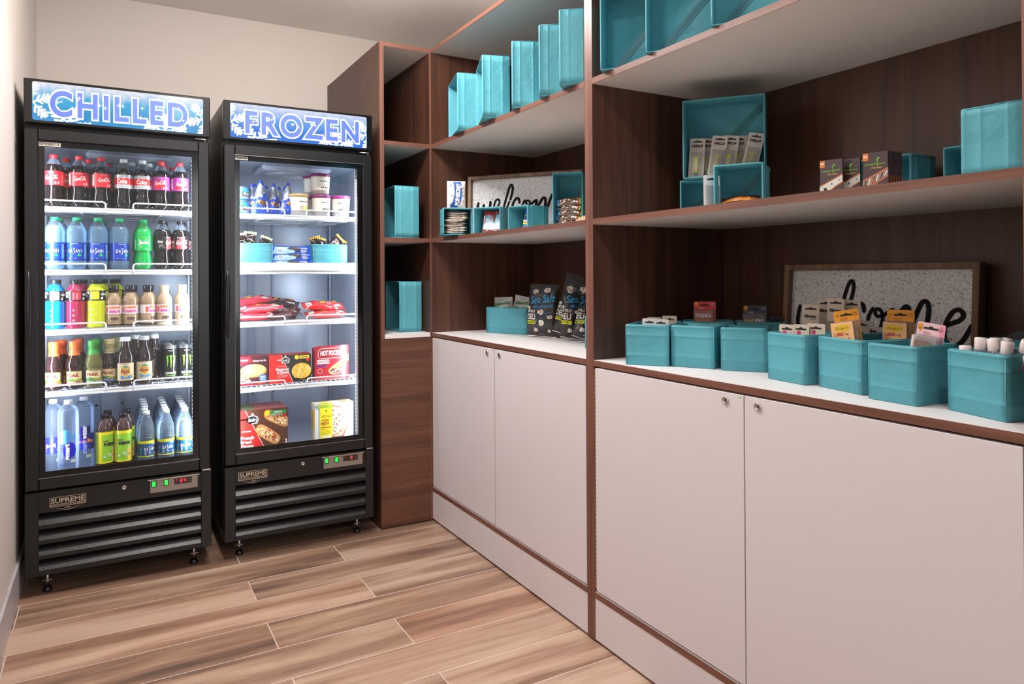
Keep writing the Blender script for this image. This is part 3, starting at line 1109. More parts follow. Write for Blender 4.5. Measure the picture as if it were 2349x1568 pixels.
WT = mat('f6f6f8', .4)
RED = mat('e2202c', .35)
def script_cola(b, M, u, v, s, m, o=.0012):
    """flowing two-word script"""
    T = lambda pts: [(u + x * s, v + y * s) for x, y in pts]
    wd = lambda t: s * (.055 + .05 * math.sin(math.pi * t))
    for base in (-.92, .06):
        k = 1.0 if base < 0 else 1.18
        b.stroke(M, T([(base + .30 * k, .36 * k), (base + .26 * k, .46 * k), (base + .16 * k, .42 * k), (base + .03 * k, .18 * k), (base - .02, -.05), (base + .05, -.22), (base + .20, -.16)]), wd, m, o)
    def oval(x, y, rx, ry, tail=True):
        p = [(x + rx * math.cos(a), y + ry * math.sin(a)) for a in [R(50 + 45 * i) for i in range(8)]]
        b.stroke(M, T(p + [p[0]]), s * .065, m, o)
    for x in (-.56,):
        oval(x, -.02, .09, .15)
    b.stroke(M, T([(-.27, .08), (-.34, .13), (-.41, 0), (-.37, -.14), (-.26, -.10)]), s * .06, m, o)
    oval(-.15, -.02, .09, .14)
    b.stroke(M, T([(-.05, .13), (-.08, -.08), (0.0, -.14), (.05, -.05)]), s * .06, m, o)
    oval(.44, -.02, .09, .15)
    b.stroke(M, T([(.56, -.10), (.70, .30), (.72, .44), (.66, .42), (.60, .05), (.62, -.13), (.70, -.08)]), s * .06, m, o)
    oval(.82, -.02, .09, .14)
    b.stroke(M, T([(.93, .13), (.89, -.08), (.96, -.14), (1.02, -.05)]), s * .06, m, o)
    b.stroke(M, T([(-.93, -.22), (-.75, -.33), (-.55, -.28), (-.40, -.34), (-.20, -.30)]), lambda t: s * (.09 - .07 * t), m, o)
    b.stroke(M, T([(.36, .45), (.55, .40), (.80, .52), (1.0, .40)]), lambda t: s * (.03 + .05 * math.sin(math.pi * t)), m, o)

def bar_lines(b, M, u, v, wd, n, dy, m, o=.0012, th=.0009):
    rnd = random.Random(int(abs(u * 1e4) + abs(v * 1e4)) + n)
    for i in range(n):
        b.rect(M, u, v - i * dy - th, u + wd * (.7 + .3 * rnd.random()), v - i * dy, m, o)

def make_cola(style):
    def f():
        H, Rr = .205, .034
        pr = scale_prof(P_COKE, Rr, H)
        root = thing('soda_bottle', 'x', 'bottle')
        body(pr, H, COLA, .81, PLAST, root)
        capm = {'red': RED, 'diet': mat('dfe8ea', .4), 'cherry': RED, 'zero': mat('1b1719', .35)}[style]
        cap(.0142, .925 * H, H, capm, root)
        l = MB()
        zl, zh = .405 * H, .675 * H
        rl = Rr * .995
        M = cyl(rl)
        cir = 2 * math.pi * rl
        base = {'red': 'e5242f', 'diet': 'c9ced6', 'cherry': 'b83aa6', 'zero': '1d1718'}[style]
        l.rect(M, -cir / 2, zl, cir / 2, zh, mat(base, .32, .35 if style == 'diet' else 0), 0, 32)
        zc = (zl + zh) / 2
        if style in ('red', 'cherry', 'zero'):
            if style == 'cherry':
                l.poly(M, [(-.022, zl + .004), (.020, zl + .004), (.020, zl + .026), (.008, zl + .038), (-.006, zl + .038), (-.022, zl + .026)], RED, .0004)
            if style == 'zero':
                l.poly(M, [(-.012, zl + .003), (.026, zl + .003), (.026, zh - .016), (.012, zh - .008), (-.004, zh - .012), (-.012, zh - .022)], mat('ee3a3c', .32), .0004)
                l.text(M, 'Enjoy', -.034, zc + .003, .022, .014, WT, .0009, .02, .45)
                bar_lines(l, M, -.040, zc - .010, .022, 3, .004, WT)
            script_cola(l, M, .002 if style != 'zero' else .008, zc, .0215, WT)
            l.text(M, {'red': 'ORIGINAL TASTE', 'cherry': 'CHERRY', 'zero': 'ZERO SUGAR'}[style], 0, zh - .006, .022, .003, WT, .0009, .02)
            l.rect(M, .024, zl + .006, .029, zl + .014, WT, .0008)
            bar_lines(l, M, .012, zl + .012, .009, 3, .003, WT)
            if style != 'zero':
                l.rect(M, -.05, zl + .006, -.036, zh - .006, mat('f3dfe0', .4), .0008, 4)
        else:
            l.rect(M, -cir / 2, zl + .016, cir / 2, zh - .014, RED, .0004, 32)
            l.text(M, 'Coke', 0, zc + .001, .038, .020, WT, .0009, .03)
            l.text(M, 'DIET', .006, zh - .0125, .012, .003, WT, .0009, .02)
            bar_lines(l, M, -.018, zh - .006, .036, 1, .004, mat('8a8d96', .4))
            bar_lines(l, M, -.014, zl + .009, .026, 1, .004, mat('6e7078', .4))
        l.build('label_band', root)
        return root
    return f

def make_water(col):
    def f():
        H, Rr = .206, .0355
        pr = scale_prof(P_DAS, Rr, H)
        root = thing('water_bottle', 'x', 'bottle')
        body(pr, H, WATER, .84, PLAST, root)
        cap(.0145, .925 * H, H, mat('18c47c' if col == 'front' else '14a868', .35), root)
        l = MB()
        zl, zh = .165 * H, .515 * H
        rl = Rr * .965
        M = cyl(rl)
        cir = 2 * math.pi * rl
        l.rect(M, -cir / 2, zl, cir / 2, zh, mat('1140b4', .35), 0, 32)
        l.rect(M, -cir / 2, zl, cir / 2, zl + .008, mat('0c2f92', .35), .0003, 32)
        zc = (zl + zh) / 2
        dasani(l, M, 0, zc + .003, .050, .017)
        l.text(M, 'PURIFIED WATER', -.004, zh - .005, .026, .0028, WT, .0009, .02)
        bar_lines(l, M, -.028, zh - .011, .056, 1, .004, WT, th=.0007)
        bar_lines(l, M, -.022, zl + .010, .034, 1, .004, WT, th=.0014)
        GR = mat('27c46a', .4)
        l.poly(M, [(.008, zl + .018), (.020, zl + .018), (.022, zl + .022), (.014, zl + .031), (.007, zl + .022)], GR, .0009)
        l.rect(M, .034, zl + .006, .048, zh - .006, mat('3fa6e4', .4), .0006, 3)
        bar_lines(l, M, .035, zh - .009, .011, 11, .0046, WT)
        l.build('label_band', root)
        return root
    return f

def dasani(l, M, u, v, wd, ht, o=.0009):
    """D A S A N I with the tall swash S"""
    xs = [-.42, -.24, -.07, .09, .27, .44]
    for ch, x in zip('DA ANI', xs):
        if ch != ' ':
            l.text(M, ch, u + x * wd, v, wd * (.15 if ch != 'I' else .028), ht * .78, WT, o, .02)
    p = [(.055, .40), (.02, .52), (-.02, .45), (-.025, .25), (.01, .05), (.03, -.15), (.01, -.42), (-.04, -.62)]
    l.stroke(M, [(u - .065 * wd + x * wd, v + y * ht * 1.25) for x, y in p], wd * .034, WT, o)

def make_lemon():
    H, Rr = .220, .0335
    pr = scale_prof(P_LEM, Rr, H)
    root = thing('flavoured_water_bottle', 'x', 'bottle')
    body(pr, H, WATER2, .80, PLAST, root)
    cap(.0140, .930 * H, H, mat('f2f4f7', .35), root)
    l = MB()
    zl, zh = .160 * H, .455 * H
    rl = Rr * .985
    M = cyl(rl)
    cir = 2 * math.pi * rl
    YE = mat('dfe01e', .35)
    l.rect(M, -cir / 2, zl, cir / 2, zh, mat('0f5284', .35), 0, 32)
    l.rect(M, -cir / 2, zl, cir / 2, zl + .004, YE, .0004, 32)
    l.rect(M, -cir / 2, zh - .011, cir / 2, zh, YE, .0004, 32)
    zc = (zl + zh) / 2
    dasani(l, M, .002, zc - .001, .044, .016)
    l.text(M, 'LEMON', -.012, zh - .006, .018, .003, mat('6c7a2a', .4), .0009)
    l.disc(M, .020, zh - .013, .006, mat('f0e37a', .4), .0008)
    l.disc(M, .020, zh - .013, .0042, mat('f8f3c0', .4), .0011)
    bar_lines(l, M, -.018, zl + .022, .026, 4, .0038, WT, th=.0016)
    l.rect(M, .019, zl + .009, .024, zl + .017, WT, .0009)
    l.poly(M, [(-.036, zl + .030), (-.028, zl + .030), (-.032, zl + .038)], mat('57c3c9', .4), .0009)
    bar_lines(l, M, -.038, zl + .026, .010, 5, .004, mat('57c3c9', .4))
    l.build('label_band', root)
    return root

def make_power(col, deep):
    def f():
        H, Rr = .193, .0345
        pr = scale_prof(P_POW, Rr, H)
        root = thing('sports_drink_bottle', 'x', 'bottle')
        liq = mat(col, .12, coat=.3)
        def ov(b):
            M = cyl(lambda v: rad_at(pr, v))
            for k in range(3):
                M2 = cyl(Rr)
                z = .16 * H + k * .105 * H
                b.tube([M2(-.010 + .0045 * math.cos(a * math.pi / 5), z + .003 * math.sin(a * math.pi / 5), .0004) for a in range(10)], .0009, mat('dfe9f7', .1), 4, True)
        body(pr, H, liq, .90, liq, root, base=False, over=ov)
        cap(.0205, .905 * H, H, mat('23262c', .3), root, 28)
        l = MB()
        zl, zh = .565 * H, .77 * H
        rl = Rr * .99
        M = cyl(rl)
        cir = 2 * math.pi * rl
        l.rect(M, -cir / 2, zl, cir / 2, zh, mat('15181d', .3), 0, 32)
        zc = (zl + zh) / 2
        l.text(M, 'POWER', -.034, zc + .011, .026, .010, WT, .0009, .04)
        l.text(M, 'ADE', -.038, zc - .002, .018, .010, WT, .0009, .04)
        l.rect(M, -.016, zl + .004, .016, zh - .003, mat(deep, .35), .0006, 6)
        if deep != 'e9eef0':
            bar_lines(l, M, -.012, zh - .008, .020, 6, .0048, WT, th=.0016)
        else:
            bar_lines(l, M, -.014, zh - .006, .028, 8, .0040, mat('50565c', .4), th=.0012)
        l.text(M, 'POWERADE', .034, zc + .004, .026, .008, WT, .0009, .05, .2)
        l.rect(M, .022, zl + .004, .030, zl + .013, WT, .0009)
        l.build('label_band', root)
        return root
    return f

def make_iced(cream):
    def f():
        H, Rr = .168, .030
        pr = scale_prof(P_DUN, Rr, H)
        root = thing('iced_coffee_bottle', 'x', 'bottle')
        milk = mat('a88d70' if not cream else 'bca88c', .25, coat=.2)
        capm = mat('201b26', .22, coat=.3) if not cream else mat('efe3cb', .3)
        def ov(b):
            b.lathe([(Rr * .975, .004), (Rr * .985, .006), (Rr * .985, .068 * H)], capm, 24, cap=False)
        body(pr, H, milk, .80, milk, root, base=False, over=ov)
        c = MB()
        c.lathe([(.0180, .76 * H), (.0172, .80 * H), (.0168, .868 * H), (.0183, .872 * H), (.0183, .985 * H), (.0172, H), (0, H)], capm, 26, cap=False)
        c.build('cap', root)
        l = MB()
        zl, zh = .31 * H, .52 * H
        rl = Rr * .985
        M = cyl(rl)
        cir = 2 * math.pi * rl
        l.rect(M, -cir / 2, zl, cir / 2, zh, mat('f1e9ee', .35), 0, 28)
        OR, PK, BR = mat('ee6a1e', .35), mat('d61c95', .35), mat('3a2420', .4)
        l.text(M, "DUNKIN'", .001, zl + .0265, .044, .0105, OR, .0009, .055)
        l.text(M, 'DONUTS', .001, zl + .0105, .041, .0115, PK, .0009, .055)
        l.poly(M, [(-.034, zl + .006), (-.028, zl + .006), (-.027, zl + .026), (-.035, zl + .028)], OR, .0009)
        l.poly(M, [(-.029, zl + .006), (-.025, zl + .006), (-.024, zl + .026), (-.027, zl + .026)], PK, .0012)
        M2 = cyl(Rr * .985)
        l.text(M2, 'ICED!', .001, .20 * H, .028, .0115, BR, .0009, .05)
        bar_lines(l, M2, -.012, .125 * H, .026, 1, .003, BR)
        l.text(M, 'TALL', .001, .655 * H, .010, .0026, BR, .0016, .03)
        l.build('label_band', root)
        return root
    return f

def make_tea(kind):
    def f():
        white = kind == 'white'
        H = .187 if not white else .196
        Rr = .033
        pr = scale_prof(P_PEAKW if white else P_PEAK, Rr, H)
        root = thing('iced_tea_bottle', 'x', 'bottle')
        liq = {'green': GTEA}.get(kind, TEA)
        top = {'green': clear('pale_tea_plastic', 'b9b87a', .35, .08, 'a8a66c')}.get(kind, mat('2b1a1c', .1, coat=.5))
        body(pr, H, liq, .40 if not white else .48, top, root, base=False)
        cm = {'orange': mat('f0703a', .3), 'green': mat('4aa44c', .3), 'cream': mat('d6ca96', .35), 'white': mat('e4ebf5', .35)}[kind]
        c = MB()
        if white:
            c.lathe([(.0185, .915 * H), (.0188, .985 * H), (.0180, H), (0, H)], cm, 26, cap=False)
        else:
            c.lathe([(.0215, .70 * H), (.0186, .76 * H), (.0175, .85 * H), (.0195, .856 * H), (.0198, .985 * H), (.0180, H), (0, H)], cm, 26, cap=False)
            if kind == 'cream':
                Mc = cyl(.0190)
                gl = mat('3d5c4c', .4)
                for j in range(4):
                    for i in range(-4, 5):
                        u, v = i * .0085 + (.004 if j % 2 else 0), (.735 + .075 * j) * H
                        c.stroke(Mc, [(u - .002, v + .002), (u, v - .002), (u + .002, v + .002)], .0009, gl, .0014, False)
                        c.stroke(Mc, [(u, v - .002), (u, v + .003)], .0008, gl, .0014, False)
        c.build('cap', root)
        l = MB()
        rl = Rr * .975
        M = cyl(rl)
        cir = 2 * math.pi * rl
        DR = mat('9c2a24', .4)
        CR = mat('e9dca8', .4)
        zl, zh = (.06 * H, .37 * H) if not white else (.115 * H, .47 * H)
        if not white:
            strip = {'orange': 'c0604e', 'green': '58a04a', 'cream': '4860a8'}[kind]
            frame = {'orange': 'e2bd3c', 'green': '7a4a22', 'cream': 'b58038'}[kind]
            l.rect(M, -.030, zl, .030, zh, mat('271a1c', .3), 0, 10)
            l.rect(M, -.029, zl + .019, .029, zh, mat(frame, .35), .0003, 10)
            l.rect(M, -.0275, zl + .0205, .0275, zh - .0015, CR, .0006, 10)
            l.poly(M, [(-.0275, zl + .0205), (-.0275, zl + .028), (-.012, zl + .031), (.005, zl + .026), (.0275, zl + .0285), (.0275, zl + .0205)], mat('3d8a3e', .4), .0009)
            l.poly(M, [(-.010, zl + .0205), (.006, zl + .0265), (.0275, zl + .026), (.0275, zl + .0205)], mat('a6b23c', .4), .0011)
            l.text(M, 'GOLD', -.004, zh - .0055, .038, .0048, mat('6b4a26', .4), .0010)
            l.text(M, 'PEAK', -.003, zh - .0165, .043, .0125, DR, .0010, .05)
            l.rect(M, -.029, zl + .006, .029, zl + .018, mat(strip, .35), .0003, 10)
            l.text(M, {'orange': 'UNSWEETENED TEA', 'green': 'GREEN TEA', 'cream': 'SLIGHTLY SWEET'}[kind], -.002, zl + .0145, .042, .0036, WT, .0010, .03)
            bar_lines(l, M, -.020, zl + .003, .034, 1, .003, WT)
            l.disc(M, .027, zl + .012, .0075, mat('b9a878', .35), .0014)
        else:
            l.rect(M, -.036, zl, .036, zh, mat('dfd0aa', .4), 0, 12)
            l.poly(M, [(-.018, zl + .023), (0, zl + .014), (.018, zl + .023), (.018, zh - .016), (0, zh - .009), (-.018, zh - .016)], mat('ecc86a', .4), .0004)
            l.poly(M, [(-.018, zh - .018), (0, zh - .008), (.018, zh - .018), (.010, zh - .016), (-.010, zh - .016)], mat('58a6cf', .4), .0007)
            l.poly(M, [(-.010, zh - .0175), (.002, zh - .0115), (.012, zh - .0175)], mat('5c9c3e', .4), .0009)
            l.text(M, 'GOLD', 0, zh - .0235, .030, .0055, mat('8b5a2c', .4), .0010, .02)
            l.text(M, 'PEAK', 0, zh - .0345, .034, .0125, DR, .0010, .05)
            l.text(M, 'TEA', 0, zh - .0450, .013, .0050, DR, .0011, .02)
            l.poly(M, [(-.018, zl + .007), (.018, zl + .007), (.018, zl + .021), (0, zl + .013), (-.018, zl + .021)], mat('3f8fd6', .4), .0012)
            l.text(M, 'REAL BREWED', 0, zh - .004, .024, .0026, mat('8b6a3c', .4), .0010)
            l.text(M, 'SWEET', 0, zl + .0098, .016, .0030, WT, .0016, .02)
            l.disc(M, .029, zl + .016, .0080, mat('8d7a58', .35), .0010)
            l.disc(M, .029, zl + .016, .0062, mat('d8c8a0', .35), .0013)
        l.build('label_band', root)
        return root
    return f

def make_can():
    H, Rr = .150, .0285
    root = thing('energy_drink_can', 'x', 'can')
    b = MB()
    AL = mat('c3c7cc', .22, 1.0)
    b.lathe([(0, .002), (.020, .0), (.022, .001), (Rr, .010), (Rr, H - .012)], mat('101213', .22, coat=.6), 28, cap=False)
    M = cyl(Rr)
    GR = mat('7ddc2c', .35)
    for u, y0, L in ((-.013, .060, .050), (0.0, .052, .060), (.013, .063, .046)):
        b.poly(M, [(u - .0060, y0 + L), (u - .0015, y0 + L - .003), (u + .0040, y0 + L), (u + .0030, y0 + L * .7), (u + .0038, y0 + L * .5), (u + .0020, y0 + L * .25), (u + .0012, y0), (u - .0008, y0 + L * .22), (u - .0006, y0 + L * .45), (u - .0026, y0 + L * .62), (u - .0020, y0 + L * .82)][::-1], GR, .0005)
    b.text(M, 'MONSTER', 0, .036, .044, .009, mat('e6e8ea', .35), .0006, .01)
    b.stroke(M, [(-.0115, .029), (-.0115, .043)], .001, mat('e6e8ea', .35), .0006, False)
    b.text(M, 'ENERGY', .002, .0255, .034, .0042, GR, .0006, .01)
    b.text(M, 'ZERO SUGAR', 0, H - .021, .020, .0034, mat('dfe2e4', .35), .0006)
    b.build('can_body', root)
    t = MB()
    t.lathe([(Rr, H - .012), (Rr * .86, H - .003), (Rr * .88, H - .001), (Rr * .88, H), (Rr * .83, H - .001), (Rr * .80, H - .004), (0, H - .004)], AL, 28, cap=False)
    t.lathe([(.006, H - .003), (.006, H - .0025), (.0, H - .0025)], mat('3f9c30', .3, .8), 10, (0, -.004), cap=False)
    t.build('can_lid', root)
    return root

def make_smart(style):
    def f():
        H, Rr = .292, .036
        pr = scale_prof(P_SMART, Rr, H)
        root = thing('tall_water_bottle', 'x', 'bottle')
        body(pr, H, SMARTW, .86, PLAST, root, base=False)
        cap(.0150, .945 * H, H, mat('dfe6ee', .3), root)
        l = MB()
        M = cyl(Rr * 1.003)
        z0 = .16 * H
        BL, LB = mat('1420d8', .3), mat('58a8e0', .3)
        if style == 'front':
            l.disc(M, .004, .34 * H, .024, BL, .0004, 24, .031)
            l.poly(M, [(-.030, .43 * H), (-.030, .60 * H), (-.008, .615 * H), (.006, .585 * H), (.012, .55 * H), (.030, .52 * H), (.016, .50 * H), (.006, .47 * H), (-.012, .43 * H)][::-1], LB, .0004)
            l.text(M, 'smart', -.004, .325 * H, .062, .016, WT, .0012, .06, 0, math.pi / 2)
            l.text(M, 'water', -.004, .515 * H, .050, .014, mat('3f6fd0', .3), .0010, .01, 0, math.pi / 2)
            l.rect(M, .008, .175 * H, .034, .215 * H, mat('cfd6e2', .35), .0006, 4)
            l.rect(M, -.032, .150 * H, .020, .156 * H, mat('2a36b0', .35), .0006, 6)
        else:
            l.rect(M, -.056, .28 * H, .056, .50 * H, mat('2a30b4', .3), 0, 22)
            l.poly(M, [(.010, .38 * H), (.010, .43 * H), (.034, .40 * H), (.034, .37 * H)][::-1], mat('e58a6c', .35), .0006)
            l.poly(M, [(-.030, .41 * H), (-.012, .39 * H), (.002, .42 * H), (.004, .36 * H), (-.012, .385 * H), (-.030, .35 * H)], mat('e58a6c', .35), .0006)
            if style == 'water':
                l.rect(M, -.016, .42 * H, .020, .60 * H, mat('2c1c78', .3), .0003, 5)
                l.text(M, 'water', .0, .52 * H, .054, .015, WT, .0010, .02, 0, math.pi / 2)
                l.text(M, 'smart', .0, .31 * H, .050, .016, mat('8fa6e8', .3), .0010, .03, 0, math.pi / 2)
            bar_lines(l, M, -.030, .335 * H, .052, 4, .0042, mat('c8d0f0', .35))
            l.rect(M, .006, .17 * H, .030, .21 * H, mat('cfd6e2', .35), .0006, 4)
        l.build('printed_label', root)
        return root
    return f

def make_fusion():
    H, Rr = .223, .032
    pr = scale_prof(P_FUSE, Rr, H)
    root = thing('fruit_tea_bottle', 'x', 'bottle')
    body(pr, H, TEA, .70, mat('4a3436', .1, coat=.5), root)
    cap(.0150, .915 * H, H, mat('191b20', .3), root)
    l = MB()
    zl, zh = .13 * H, .69 * H
    rl = Rr * .99
    M = cyl(rl)
    cir = 2 * math.pi * rl
    YE, LG = mat('ece424', .35), mat('8fce2e', .35)
    l.rect(M, -cir / 2, zl, cir / 2, zh, LG, 0, 30)
    l.rect(M, -cir / 2, zl, cir / 2, zl + .007, YE, .0003, 30)
    l.rect(M, -cir / 2, zh - .012, cir / 2, zh, YE, .0003, 30)
    l.rect(M, -.046, zl, -.028, zh, YE, .0004, 4)
    l.text(M, 'FUZE', -.012, zl + .088, .016, .0055, mat('2a3a20', .4), .0010, .05)
    l.disc(M, -.022, zl + .088, .0028, mat('e04a22', .4), .0010)
    l.text(M, 'FUSION', .002, zl + .075, .044, .0135, mat('1d2a26', .4), .0010, .08)
    l.poly(M, [(.022, zl + .007), (.022, zl + .060), (.016, zl + .040), (.014, zl + .020), (.016, zl + .007)][::-1], mat('f4c53a', .35), .0007)
    l.poly(M, [(.032, zl + .007), (.032, zl + .060), (.022, zl + .060), (.022, zl + .007)][::-1], mat('f4c53a', .35), .0007)
    l.stroke(M, [(.015, zl + .008), (.013, zl + .035), (.019, zl + .066)], .002, WT, .0010)
    l.text(M, 'ICED', .0, zl + .036, .014, .006, WT, .0010, .05)
    l.text(M, 'TEA', .003, zl + .029, .011, .006, WT, .0010, .05)
    l.text(M, 'LEMON', .020, zl + .029, .015, .005, mat('6a5a1c', .35), .0012, .02)
    l.disc(M, -.017, zl + .026, .0050, mat('d2dde8', .4), .0010)
    for a, b_ in (((-.026, zl + .10), (.012, zl + .062)), ((-.024, zl + .055), (.01, zl + .020)), ((-.02, zl + .02), (.012, zl + .10))):
        l.stroke(M, [a, ((a[0] + b_[0]) / 2 + .006, (a[1] + b_[1]) / 2 + .006), b_], .0007, mat('c8e25a', .4), .0006)
    l.build('label_band', root)
    return root

# ---- shelf 1
Y1, DY = 3.312, .078
ZR = (1.480, 1.2335, 1.0, .762)
ORD = ['', 'second', 'third', 'fourth', 'fifth', 'sixth', 'seventh']
s1 = [(-.190, 'red', 'leftmost of the three red-labelled', -.25), (-.104, 'red', 'middle one of the three red-labelled', .05), (-.028, 'red', 'rightmost of the three red-labelled', .30),
      (.052, 'diet', 'silver-labelled white-capped diet, left of the two', -.2), (.121, 'diet', 'silver-labelled white-capped diet, right of the two', -.15),
      (.189, 'cherry', 'purple-labelled red-capped cherry, left of the two', -.2), (.262, 'cherry', 'purple-labelled red-capped cherry, against the right side', .1)]
for x, st, ds, rz in s1:
    lab = ('cola bottle on the top refrigerator shelf, ' + ds) + (' red-capped bottles' if st == 'red' else '')
    place('cola' + st, make_cola(st), lab, 'soda bottles on the top refrigerator shelf', (x, Y1, ZR[0]), rz)
for x, st, ds, dx in ((-.150, 'red', 'leftmost', 0), (-.072, 'red', 'middle', 0), (.000, 'red', 'right', .0), (.083, 'diet', 'left', 0), (.148, 'diet', 'right', 0), (.207, 'cherry', 'left', 0), (.244, 'cherry', 'right', 0)):
    y = Y1 + DY * (1 if x != 0 else 1.9)
    if st == 'cherry' and x == .244:
        y = Y1 + DY * 1.95
    place('cola' + st, make_cola(st), 'back-row cola bottle behind the %s %s one on the top shelf' % (ds, {'red': 'red-labelled', 'diet': 'silver-labelled', 'cherry': 'purple-labelled'}[st]), 'soda bottles on the top refrigerator shelf', (x, y, ZR[0]), .2)
# ---- shelf 2
def make_sprite():
    H, Rr = .205, .034
    pr = scale_prof(P_COKE, Rr, H)
    root = thing('lemon_lime_soda_bottle', 'x', 'bottle')
    G1 = mat('0bb050', .12, coat=.4)
    body(pr, H, G1, .82, clear('green_plastic', '7fe39a', .35, .08, '63cf80'), root)
    cap(.0142, .925 * H, H, mat('12b96a', .35), root)
    l = MB()
    zl, zh = .375 * H, .665 * H
    M = cyl(Rr * .995)
    cir = 2 * math.pi * Rr * .995
    l.rect(M, -cir / 2, zl, cir / 2, zh, mat('12c258', .35), 0, 32)
    zc = (zl + zh) / 2
    l.text(M, 'Sprite', .002, zc + .002, .038, .019, WT, .0009, .05, .25)
    l.stroke(M, [(-.019, zc - .001), (-.024, zc - .006), (-.015, zc - .008), (-.012, zc - .019), (-.003, zc - .011), (.022, zc - .008)], .0013, WT, .0009, False)
    l.stroke(M, [(-.018, zc + .006), (-.019, zc + .018), (-.012, zc + .013), (.006, zc + .013), (.015, zc + .020), (.017, zc + .013), (.024, zc + .010)], .0013, WT, .0009, False)
    l.text(M, 'LEMON-LIME', 0, zh - .004, .018, .0026, mat('e8ef6a', .4), .0009)
    l.rect(M, -.036, zl + .006, -.032, zh - .016, WT, .0009)
    bar_lines(l, M, .006, zl + .007, .014, 2, .003, WT)
    l.build('label_band', root)
    return root
for x, ds, rz in ((-.187, 'leftmost, cut by the door edge', -.25), (-.1135, 'second from the left', -.12), (-.040, 'third from the left', -.1), (.036, 'fourth, next to the green soda bottle', .38)):
    place('water', make_water('front'), 'green-capped bottled water with navy label, %s' % ds, 'water bottles on the second refrigerator shelf', (x, Y1, ZR[1]), rz)
for x, k, ds in ((-.188, 1, 'leftmost'), (-.135, 2, 'second'), (-.048, 2, 'third'), (.024, 1.3, 'fourth')):
    place('waterb', make_water('back'), 'green-capped water bottle in the back row behind the %s front water bottle' % ds, 'water bottles on the second refrigerator shelf', (x + .012 * k, Y1 + DY * k, ZR[1]), .3)
place('sprite', make_sprite, 'bright green lemon-lime soda bottle with green cap at the shelf front', None, (.1235, Y1, ZR[1]), -.05)
place('sprite', make_sprite, 'dark green soda bottle behind the bright green one', None, (.118, Y1 + DY, ZR[1]), .6)
place('colazero', make_cola('zero'), 'black-capped zero-sugar cola bottle, left of the two front ones', 'black-capped cola bottles', (.193, Y1, ZR[1]), .75)
place('colazero', make_cola('zero'), 'black-capped zero-sugar cola bottle against the refrigerator right side', 'black-capped cola bottles', (.263, Y1, ZR[1]), -.15)
place('colazero', make_cola('zero'), 'black-capped cola bottle in the back row, left one', 'black-capped cola bottles', (.205, Y1 + DY, ZR[1]), .4)
place('colazero', make_cola('zero'), 'black-capped cola bottle in the back row, right one', 'black-capped cola bottles', (.276, Y1 + DY, ZR[1]), .4)
# ---- shelf 3
PW = {'blue': make_power('0a86e6', 'e9eef0'), 'red': make_power('b02a50', 'e8384a'), 'yellow': make_power('d2dc1e', 'e6ea1c')}
for x, c, rz, y, ds in ((-.186, 'blue', .0, 0, 'blue sports drink bottle with black cap at the far left of the third shelf'), (-.1165, 'red', .1, 0, 'red sports drink bottle with black cap between the blue and yellow ones'),
                        (-.0475, 'yellow', -.1, 0, 'yellow sports drink bottle with black cap at the shelf front'), (-.098, 'red', .5, 1, 'red sports drink bottle in the back row'),
                        (-.027, 'yellow', .4, 1, 'yellow sports drink bottle directly behind the front yellow one'), (.022, 'yellow', .3, 1.95, 'yellow sports drink bottle behind the leftmost coffee bottle')):
    place('power' + c, PW[c], ds, 'sports drinks on the third refrigerator shelf', (x, Y1 + DY * y, ZR[2]), rz)
for x, cr, rz, y, ds in ((.0145, 0, .10, 0, 'dark-capped iced coffee bottle, leftmost of the three in front'), (.0745, 0, .0, 0, 'dark-capped iced coffee bottle, middle of the three in front'), (.139, 0, .85, 0, 'dark-capped iced coffee bottle, turned so its logo cup shows'),
                         (.2005, 1, .1, 0, 'cream-capped iced coffee bottle, left of the two in front'), (.2685, 1, .2, 0, 'cream-capped iced coffee bottle against the refrigerator right side'),
                         (.085, 0, .3, 1, 'dark-capped iced coffee bottle in the back row behind the middle one'), (.147, 0, .3, 1, 'dark-capped iced coffee bottle in the back row, right one'), (.209, 1, -.2, 1.15, 'cream-capped iced coffee bottle in the back row')):
    place('iced%d' % cr, make_iced(cr), ds, 'iced coffees on the third refrigerator shelf', (x, Y1 - .004 + DY * y, ZR[2]), rz)
# ---- shelf 4
for x, k, rz, y, ds in ((-.190, 'orange', -.15, 0, 'orange-capped iced tea bottle, far left of the fourth shelf'), (-.121, 'orange', -.05, 0, 'orange-capped iced tea bottle, second from the left'), (-.0565, 'green', .0, 0, 'green-capped pale green tea bottle at the shelf front'),
                        (.0005, 'cream', -.1, .25, 'iced tea bottle with leaf-patterned cream cap at the front'), (-.170, 'orange', .2, 1, 'orange-capped iced tea bottle in the back row, left one'), (-.112, 'orange', .2, 1.75, 'orange-capped iced tea bottle in the back row, right one'),
                        (-.043, 'green', .2, 1, 'green-capped tea bottle in the back row'), (.026, 'cream', .2, 1.0, 'cream-capped iced tea bottle in the back row, left one'), (.092, 'cream', .2, 1.75, 'cream-capped iced tea bottle in the back row, right one'),
                        (.0560, 'white', 0, -.30, 'white-capped iced tea bottle with tan label, left of the two in front'), (.1235, 'white', .05, -.05, 'white-capped iced tea bottle with tan label, right of the two in front'),
                        (.096, 'white', .3, .9, 'white-capped iced tea bottle standing behind and between the front two'), (.163, 'white', -1.2, .75, 'white-capped iced tea bottle with its nutrition panel turned forward'), (.165, 'white', .2, 1.7, 'white-capped iced tea bottle at the back by the cans')):
    place('tea' + k, make_tea(k), ds, 'iced teas on the fourth refrigerator shelf', (x, Y1 + DY * y - .004, ZR[3]), rz)
for c, x in enumerate((.2235, .2830)):
    for r_ in range(5):
        place('can', make_can, 'black energy drink can with green claw marks, %s of the %s column' % (['front one', 'second', 'third', 'fourth', 'last'][r_], ['left', 'right'][c]), 'energy drink cans', (x, Y1 + .010 + .060 * r_, ZR[3] + .0), (.0 if c == 0 else .1))
